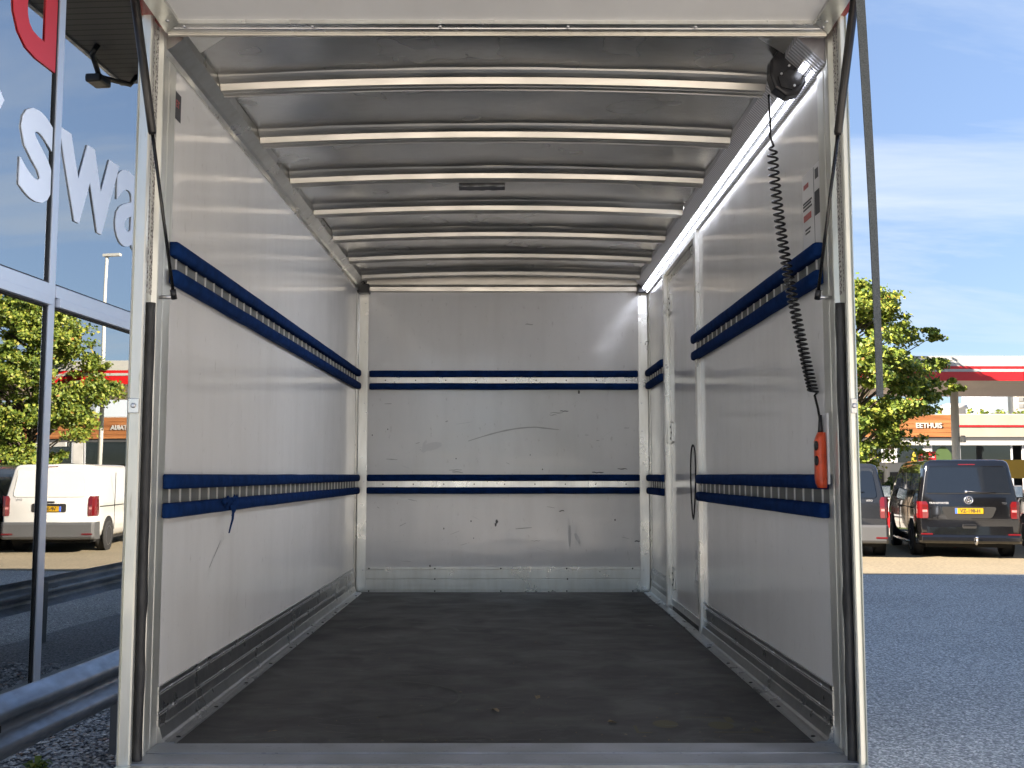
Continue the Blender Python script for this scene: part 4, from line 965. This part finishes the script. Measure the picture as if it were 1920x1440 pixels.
        MB().box(s_ * (xl0 + .02), s_ * (xl1 - .06), lean(zc) - .0185, lean(zc) - .010, zc - .022, zc + .022).build("reverse_lens", "tail_lens_pale", lt)
        MB().box(s_ * (xl0 + .02), s_ * (xl1 - .06), lean(zc) - .0185, lean(zc) - .010, zc + .06, zc + .066).build("lens_rib", "arch_black", lt)
    # bumper
    bmat = paint if vw else "bumper_grey"
    bp_ = MB(); vs = []; zt = .47 if vw else .66
    prof_ = [(.05, .29), (-.05, .31), (-.085, .36), (-.085, zt - .04), (-.06, zt), (.03, zt + .012)]
    xs = [-.965, -.955, -.90, -.5, 0, .5, .90, .955, .965]
    for x in xs:
        off = .0 if abs(x) < .6 else (.012 if abs(x) < .93 else (.07 if abs(x) < .96 else .30))
        vs += [(x, y + off, z) for y, z in prof_]
    n_p = len(prof_)
    bp_.add(vs, [(i * n_p + j, i * n_p + (j + 1) % n_p, (i + 1) * n_p + (j + 1) % n_p, (i + 1) * n_p + j) for i in range(len(xs) - 1) for j in range(n_p)] + [tuple(range(n_p)), tuple(range((len(xs) - 1) * n_p, len(xs) * n_p))])
    bo = bp_.build("bumper", bmat, t, bevel=.008)
    for s_ in (-1, 1):
        zq = .475 if vw else .40
        MB().box(s_ * .70, s_ * .92, -.092 if not vw else -.055, -.02, zq, zq + .030).build("reflector", "tail_lens", bo)
    # number plate
    npl = MB().box(-.262, .262, -.024, -.014, .895, 1.005).build("number_plate", "plate_yellow", t, bevel=.002)
    MB().box(-.262, -.225, -.0255, -.0242, .897, 1.003).build("plate_band", "plate_blue", npl)
    if plate: text("plate_text", plate, .098, "label_black", npl, (.018, -.0250, .917), (R(90), 0, 0), .0012, .0030, sx=.93)
    MB().box(-.30, .30, -.020, -.010, 1.012, 1.03).build("plate_light_bar", paint if vw else "black_plastic", tg)
    # badges
    if vw:
        lg = MB().lathe([(.082, .0), (.082, -.012), (.070, -.012), (.070, -.006), (.02, -.006)], (0, lean(1.165) - .012, 1.165), 'y', 28).build("emblem", "chrome", tg)
        MB().lathe([(.0695, -.0065), (.0695, -.0085)], (0, lean(1.165) - .012, 1.165), 'y', 28).build("emblem_ground", "arch_black", lg)
        y_ = lean(1.165) - .025
        for (x0, z0, x1, z1) in ((-.030, .052, 0, .004), (.030, .052, 0, .004), (-.052, .034, -.024, -.052), (-.024, -.052, 0, -.012), (.024, -.052, 0, -.012), (.052, .034, .024, -.052)):
            MB().tube([(x0, y_, 1.165 + z0), (x1, y_, 1.165 + z1)], .0068, 6).build("emblem_stroke", "chrome", lg)
        text("badge", "TRANSPORTER", .055, "chrome", tg, (-.56, lean(1.10) - .0155, 1.085), (R(90), 0, 0), .002, .001)
        text("badge", "TDI", .055, "chrome", tg, (.66, lean(1.10) - .0155, 1.085), (R(90), 0, 0), .002, .001)
        h_ = onrear(rr(-.13, .13, .60, .685, .02), "tailgate_handle", "arch_black", tg, .0135); onrear(rr(-.12, .12, .645, .68, .012), "grip", paint, h_, .018)
        hk = MB().tube([(.09, -.02, .33), (.09, -.14, .30), (.10, -.17, .36), (.10, -.17, .42)], [.022, .022, .018, .016], 8).build("tow_hook", "steel", t)
        MB().lathe([(.012, -.028), (.025, -.012), (.027, 0), (.022, .016), (.012, .025)], (.10, -.17, .43), 'z', 12).build("tow_ball", "chrome", hk)
    else:
        text("badge", "VITO", .055, "chrome", tg, (.60, lean(1.12) - .0155, 1.13), (R(90), 0, 0), .002, .001)
        onrear(rr(-.13, .13, 1.075, 1.11, .012), "tailgate_handle", "black_plastic", tg, .016)
    if paint != "van_white" or vw:
        wi = MB().tube([(-.02, lean(1.33) - .03, 1.335), (.25, lean(1.33) - .032, 1.315), (.50, lean(1.32) - .028, 1.318)], .010, 6).build("wiper", "black_plastic", wn)
        MB().lathe([(.030, 0), (.028, -.02), (.015, -.028)], (-.04, lean(1.335) - .016, 1.335), 'y', 12).build("wiper_hub", "chrome", wi)
    # side windows, handles, sill trim
    def sidewin(y0, y1, z0, z1, s_, slant=0.0):
        m_ = MB(); hx = lambda z: hw * .985 + (hr - hw * .985) * (z - 1.08) / (H - .11 - 1.08) + .003
        m_.add([(s_ * hx(z0), y0, z0), (s_ * hx(z0), y1, z0), (s_ * hx(z1), y1 - slant, z1), (s_ * hx(z1), y0 + .05, z1)], [(0, 1, 2, 3)])
        return m_.build("side_window", "van_glass", t)
    for s_ in (-1, 1):
        if paint != "van_white":
            sidewin(.30, 1.42, 1.22, 1.70, s_); sidewin(1.50, 2.72, 1.22, 1.70, s_)
        sidewin(2.82, 4.02, 1.18, 1.70, s_, .50)
        dl = MB().box(s_ * (hw - .004), s_ * (hw + .006), 1.44, 1.455, .45, 1.72).build("door_seam", "arch_black", t)
        MB().box(s_ * (hw - .004), s_ * (hw + .005), 2.75, 2.765, .45, 1.1).build("door_seam", "arch_black", t)
        MB().box(s_ * (hw - .004), s_ * (hw + .012), .35, 2.9, .985, 1.0).build("slide_rail", "arch_black", t)
        MB().box(s_ * (hw - .004), s_ * (hw + .030), 2.58, 2.72, .95, .98).build("door_handle", paint, t, bevel=.006)
        mi = MB().box(s_ * (hw + .02), s_ * (hw + .25), 3.86, 3.98, 1.12, 1.42).build("mirror", paint, t, bevel=.035, seg=3)
        MB().box(s_ * (hw + .04), s_ * (hw + .23), 3.854, 3.8595, 1.15, 1.39).build("mirror_glass", "chrome", mi)
        if vw: MB().tube([(s_ * (hw - .02), 1.1, .27), (s_ * (hw + .05), 1.2, .26), (s_ * (hw + .05), 3.3, .26), (s_ * (hw - .02), 3.4, .27)], .03, 8).build("side_bar", "chrome", t)
        for y in (.98, 4.0):
            MB().lathe([(.40, .0), (.40, .010 if y < 2 else .006), (.385, .012)], (s_ * hw - (0 if s_ > 0 else .012), y, .37), 'x', 28).build("wheel_arch", "arch_black", t)
            w_ = MB().lathe([(.21, -.11), (.31, -.11), (.335, -.085), (.335, .085), (.31, .11), (.21, .11)], (s_ * (hw - .085), y, .335), 'x', 28).build("wheel", "tyre", t)
            rm = MB().lathe([(.215, .085 * s_), (.21, .113 * s_), (.195, .105 * s_), (.185, .075 * s_), (.05, .085 * s_), (.04, .10 * s_)], (s_ * (hw - .085), y, .335), 'x', 28).build("rim", "rim_alloy", w_)
    MB().box(-.80, .80, .2, 4.6, .22, .36).build("underbody", "arch_black", t)
    MB().prism([(3.80, H - .13), (4.44, 1.22), (4.425, 1.21), (3.77, H - .14)], 'x', -.70, .70).build("windscreen", "van_glass", t)
    return t
RZ = -R(13)
van("t", "van_black", "black passenger van with yellow number plate VZ-198-H and a tow hook", (9.17, 20.75, 0), RZ, "VZ-198-H")
van("v", "van_grey", "dark grey van with a plain grey bumper parked beside the black van", (6.66, 21.05, 0), RZ, None)
van("v", "van_silver", "silver grey van parked on the black van's other side, before the yellow banner", (12.05, 20.2, 0), RZ, None)
van("v", "van_white", "white windowless delivery van parked in the yard, reflected in the showroom glass", (4.55, 21.3, 0), RZ, "VP-388-X")

# ================================================================== PETROL STATION beyond
cn = empty("station_canopy", (15.0, 33.0, 0)); tag(cn, "petrol station canopy with white and red fascia on round grey columns", "canopy")
CO = (15.0, 33.0, 0)
def K(): return MB(CO)
cx0, cx1, cy0, cy1 = 6.0, 27.0, 30.0, 36.6
K().box(cx0 + .1, cx1 - .1, cy0 + .1, cy1 - .1, 4.42, 4.50).build("soffit", "canopy_soffit", cn)
K().box(cx0 + .1, cx1 - .1, cy0 + .1, cy1 - .1, 4.502, 5.0).build("deck", "fascia_white", cn)
rows = [(4.40, 4.655, "fascia_red", .0), (4.658, 4.735, "fascia_white", .012), (4.738, 4.82, "fascia_red", .0), (4.823, 5.12, "fascia_white", .0)]
x = cx0
while x < cx1 - .1:
    for (z0, z1, m_, pr) in rows:
        K().box(x + .008, x + 2.992, cy0 - pr, cy0 + .098, z0, z1).build("fascia_panel", m_, cn)
    x += 3.0
for xx in (cx0, cx1 - .098):
    for (z0, z1, m_, pr) in rows: K().box(xx, xx + .096, cy0 + .1, cy1, z0, z1).build("fascia_panel", m_, cn)
for (x, y) in ((14.42, 33.4), (21.2, 33.4), (8.2, 33.4)):
    c = K().lathe([(.125, 0), (.125, 4.419)], (x, y, 0), 'z', 24).build("column", "column_paint", cn)
    K().lathe([(.135, .0), (.135, 1.9), (.13, 1.92)], (x, y, 0), 'z', 24).build("column_guard", "bumper_grey", c)
    K().lathe([(.09, -.12), (.10, -.02), (.10, .04), (.06, .10)], (x + .17, y - .14, 2.82), 'z', 12).build("camera_dome", "fascia_white", c)
for x in (9, 12.5, 16.5, 20): K().box(x, x + .9, 31.6, 32.2, 4.412, 4.4195).build("ceiling_light", "fascia_white", cn)
ck = empty("station_shop", (15.0, 40.0, 0)); tag(ck, "low petrol station shop with wooden EETHUIS fascia and beige front", "shop")
SO = (15.0, 40.0, 0)
def Q(): return MB(SO)
bx0, bx1, by = 8.0, 30.0, 40.0
Q().box(bx0, bx1, by + 6, by + 6.2, 0, 3.9).build("wall", "wall_grey", ck); Q().box(bx0, bx0 + .2, by + .1, by + 5.99, 0, 3.9).build("wall", "wall_grey", ck)
Q().box(bx0, bx1, by + .12, by + 6.2, 3.92, 4.02).build("roof", "concrete", ck)
Q().box(bx0 + .21, bx1, by + .3, by + 5.99, 0, .05).build("floor", "interior_floor", ck)
# wooden fascia boards
for i in range(5):
    z = 3.12 + i * .172
    Q().box(10.4, 17.28, by - .05 - .006 * (i % 2), by + .10, z, z + .164).build("plank", "wood_cladding", ck)
text("lettering", "EETHUIS", .27, "fascia_white", ck, (16.22 - 15, -.075, 3.47), (R(90), 0, 0), .012, .006)
text("lettering", "CAFETARIA", .27, "fascia_white", ck, (12.65 - 15, -.075, 3.47), (R(90), 0, 0), .012, .006)
for (z0, z1, m_, pr) in ((3.12, 3.50, "fascia_beige", .02), (3.505, 3.575, "fascia_red", .05), (3.58, 3.97, "fascia_beige", .02)):
    x = 17.3
    while x < bx1: Q().box(x, x + 3.99, by - pr, by + .10, z0, z1).build("fascia_panel", m_, ck); x += 4.0
Q().box(bx0, 10.38, by - .02, by + .1, 3.12, 3.97).build("fascia_panel", "fascia_beige", ck)
Q().box(bx0, bx1, by + .0, by + .12, 2.98, 3.11).build("lintel", "bumper_grey", ck); Q().box(15.2, bx1, by - .10, by + .0, 2.80, 2.975).build("awning_box", "fascia_white", ck)
for i, (x0, x1) in enumerate(((8.3, 10.2), (10.4, 12.3), (12.5, 14.4), (15.0, 16.0), (16.35, 17.25), (17.45, 19.4), (19.9, 21.4), (21.5, 23.5), (23.7, 25.7), (25.9, 27.9))):
    w_ = Q().box(x0 - .06, x1 + .06, by + .02, by + .10, .10, .18).build("window_frame", "mullion_grey", ck)
    for xx in (x0 - .06, x1): Q().box(xx, xx + .06, by + .02, by + .10, .182, 2.975).build("jamb", "mullion_grey", w_)
    Q().box(x0 + .001, x1 - .001, by + .05, by + .058, .185, 2.97).build("pane", "shop_glass", w_)
Q().box(14.5, 14.93, by + .02, by + .11, .10, 2.975).build("pier", "wall_grey", ck); Q().box(16.07, 16.28, by + .02, by + .11, .10, 2.975).build("pier", "wall_grey", ck)
# inside the shop
Q().box(17.9, 19.0, by + 2.4, by + 2.9, .05, 2.1).build("shelf_unit", "shelf_wood", ck); Q().box(22, 23.5, by + 2.4, by + 2.9, .05, 1.9).build("shelf_unit", "shelf_wood", ck)
Q().box(bx0 + .3, bx1 - .2, by + 4.4, by + 4.5, .05, 3.85).build("partition", "shop_dark", ck)
def poster(x0, x1, z0, z1, m_):
    n = 12; Q().prism([(x0 + (x1 - x0) * (.5 - .5 * math.cos(math.pi * i / n)), z1 - (z1 - z0) * .35 * abs(math.cos(math.pi * i / n)) ** 2) for i in range(n + 1)] + [(x1, z0), (x0, z0)], 'y', by + .03, by + .045).build("window_poster", m_, ck)
poster(16.45, 17.1, 1.9, 2.75, "poster_green"); poster(15.55, 15.75, 1.6, 2.55, "poster_yellow")
# rooftop unit, tower and trees behind
ru = empty("roof_vent", (18.1, 42.0, 4.02)); tag(ru, "rounded cream ventilator cowl on the petrol station shop's roof", "vent")
MB().lathe([(.45, 0), (.45, .30), (.55, .34), (.50, .46), (.25, .54)], (0, 0, 0), 'z', 18).build("cowl", "fascia_white", ru)
tw = empty("tower_block", (44.5, 92, 0)); tag(tw, "distant grey and tan tower block showing between canopy and shop roof", "building")
MB().box(-1.5, .0, 0, 6, 0, 10).build("stair_tower", "tower_grey", tw); MB().box(.01, .75, .3, 6, 0, 10.4).build("wall", "fascia_white", tw); MB().box(.77, 3.8, 0, 6, 0, 10.4).build("wall", "tower_tan", tw)
wm = MB().box(0, .42, -.06, .02, 0, .34).mesh("window", "tower_dark")
for i in range(5):
    for j in range(13): inst("window", wm, tw, (.93 + .56 * i, 0, 2.2 + .6 * j))
for i, (x, y, h, r_, m_, lb_) in enumerate(((26.5, 60, 5.8, 2.4, "leaf", "light green tree behind the petrol station shop, beside the roof vent"), (37.5, 72, 7.0, 3.2, "leaf", "round light green tree rising behind the shop past the tower block"), (17.5, 58, 5.2, 2.4, "leaf_dark", "dark green tree behind the wooden shop fascia"))):
    make_tree(20 + i, h, r_, 1.4, 34, 7000, .22, m_, lb_, (x, y, 0), "trees behind the petrol station")
# fuel pumps and the price sign
for i, (x, y) in enumerate(((12.45, 33.2), (11.6, 33.4), (18.6, 33.2))):
    p = empty("fuel_pump", (x, y, 0)); tag(p, ("white fuel pump under the red price sign on the station forecourt", "white fuel pump behind the tree on the station forecourt", "white fuel pump hidden behind the silver van's roof")[i], "fuel pump", "pumps on the station forecourt")
    MB().box(-.45, .45, -.25, .25, 0, 2.05).build("cabinet", "fascia_white", p, bevel=.02); MB().box(-.36, .36, -.262, -.252, 1.2, 1.75).build("display", "label_black", p); MB().box(-.455, .455, -.256, .256, .0, .5).build("base_panel", "fascia_red", p)
    MB().tube([(.46, 0, 1.5), (.62, 0, 1.1), (.62, 0, .6), (.47, 0, .9)], .02, 6).build("hose", "black_plastic", p)
sg = empty("price_sign", (12.75, 31.6, 0)); tag(sg, "red box sign reading EURO 95 on a post above the fuel pump", "sign")
MB().box(-.25, .25, -.06, .06, 2.06, 2.37).build("sign_box", "fascia_red", sg, bevel=.01); MB().box(-.04, .04, -.03, .03, 0, 2.059).build("post", "bumper_grey", sg)
text("lettering", "EURO 95", .105, "fascia_white", sg, (0, -.064, 2.175), (R(90), 0, 0), .003, .003)
bn = empty("banner", (16.15, 33.6, 0)); tag(bn, "yellow banner panel standing on the forecourt behind the silver van", "banner")
MB().box(-.28, .75, -.03, .03, 1.55, 2.15).build("panel", "banner_yellow", bn); 
for x in (-.22, .68): MB().box(x, x + .05, -.02, .02, 0, 1.549).build("leg", "bumper_grey", bn)
# grey house and hedge to the side of the station
ho = empty("grey_house", (15.5, 52, 0)); tag(ho, "pale grey low house with a sloping roof seen under the tree", "house")
MB().box(-3.5, 1.2, 0, 6, 0, 2.35).build("wall", "tower_grey", ho); MB().prism([(-.3, 2.36), (3.0, 4.1), (6.3, 2.36)], 'x', -3.7, 1.4).build("roof", "bumper_grey", ho)
MB().box(.1, .8, -.03, .0, .1, 2.0).build("door", "fascia_white", ho)
lpz = empty("lamp_post", (8.9, 31.2, 0)); tag(lpz, "slim pale lamp post standing near the station canopy's end", "lamp post")
MB().tube([(0, 0, 0), (0, 0, 8.6)], [.07, .045], 10).build("pole", "column_paint", lpz); MB().box(-.45, .1, -.08, .08, 8.6, 8.68).build("lamp_head", "column_paint", lpz)
# hedge of shrubs along the strip
for i, (x, y) in enumerate(((10.6, 28.6), (3.2, 28.4))):
    make_tree(50 + i, 1.5, .8, .15, 14, 3000, .07, "leaf_dark", ("dark green shrub on the grass strip under the yellow-green tree", "dark green shrub on the grass strip behind the white van")[i], (x, y, 0), "shrubs on the grass strip")
# behind the camera: trees and a hedge row that close the yard (seen in glass and paint)
for i, (x, y, h, r_) in enumerate(((4, -34, 8, 3.4), (15, -38, 9, 3.8), (-9, -40, 8.5, 3.6), (26, -30, 8, 3.4))):
    make_tree(70 + i, h, r_, 1.8, 30, 5000, .32, "leaf_dark", "dark leafy tree at the far edge of the paving opposite the open truck box", (x, y, 0), "trees closing the yard")

hall = empty("bounce_hall", (9.0, -16, 0)); tag(hall, "unseen hall added beside the yard to bounce sunlight into the truck", "building")  # added out of view: its sunlit wall throws light back into the box
MB().box(0, 12, -15, 14.5, 0, 6.8).build("wall", "bounce_hall_panel", hall); MB().box(-.2, 12.2, -15.2, 14.7, 6.801, 7.2).build("roof_edge", "bumper_grey", hall)
for y in (-11, -4, 3, 10): MB().box(-.06, -.001, y - 1.8, y + 1.8, 0, 3.8).build("roller_door", "galvanised", hall)

# lettering as meshes
dg = bpy.context.evaluated_depsgraph_get(); dg.update()
for o in [o for o in sc.objects if o.type == 'FONT']:
    me = bpy.data.meshes.new_from_object(o.evaluated_get(dg)); nm = o.name
    q = bpy.data.objects.new("lettering_mesh", me); col.objects.link(q); q.parent = o.parent; q.location = o.location; q.rotation_euler = o.rotation_euler; q.scale = o.scale
    bpy.data.objects.remove(o); q.name = nm
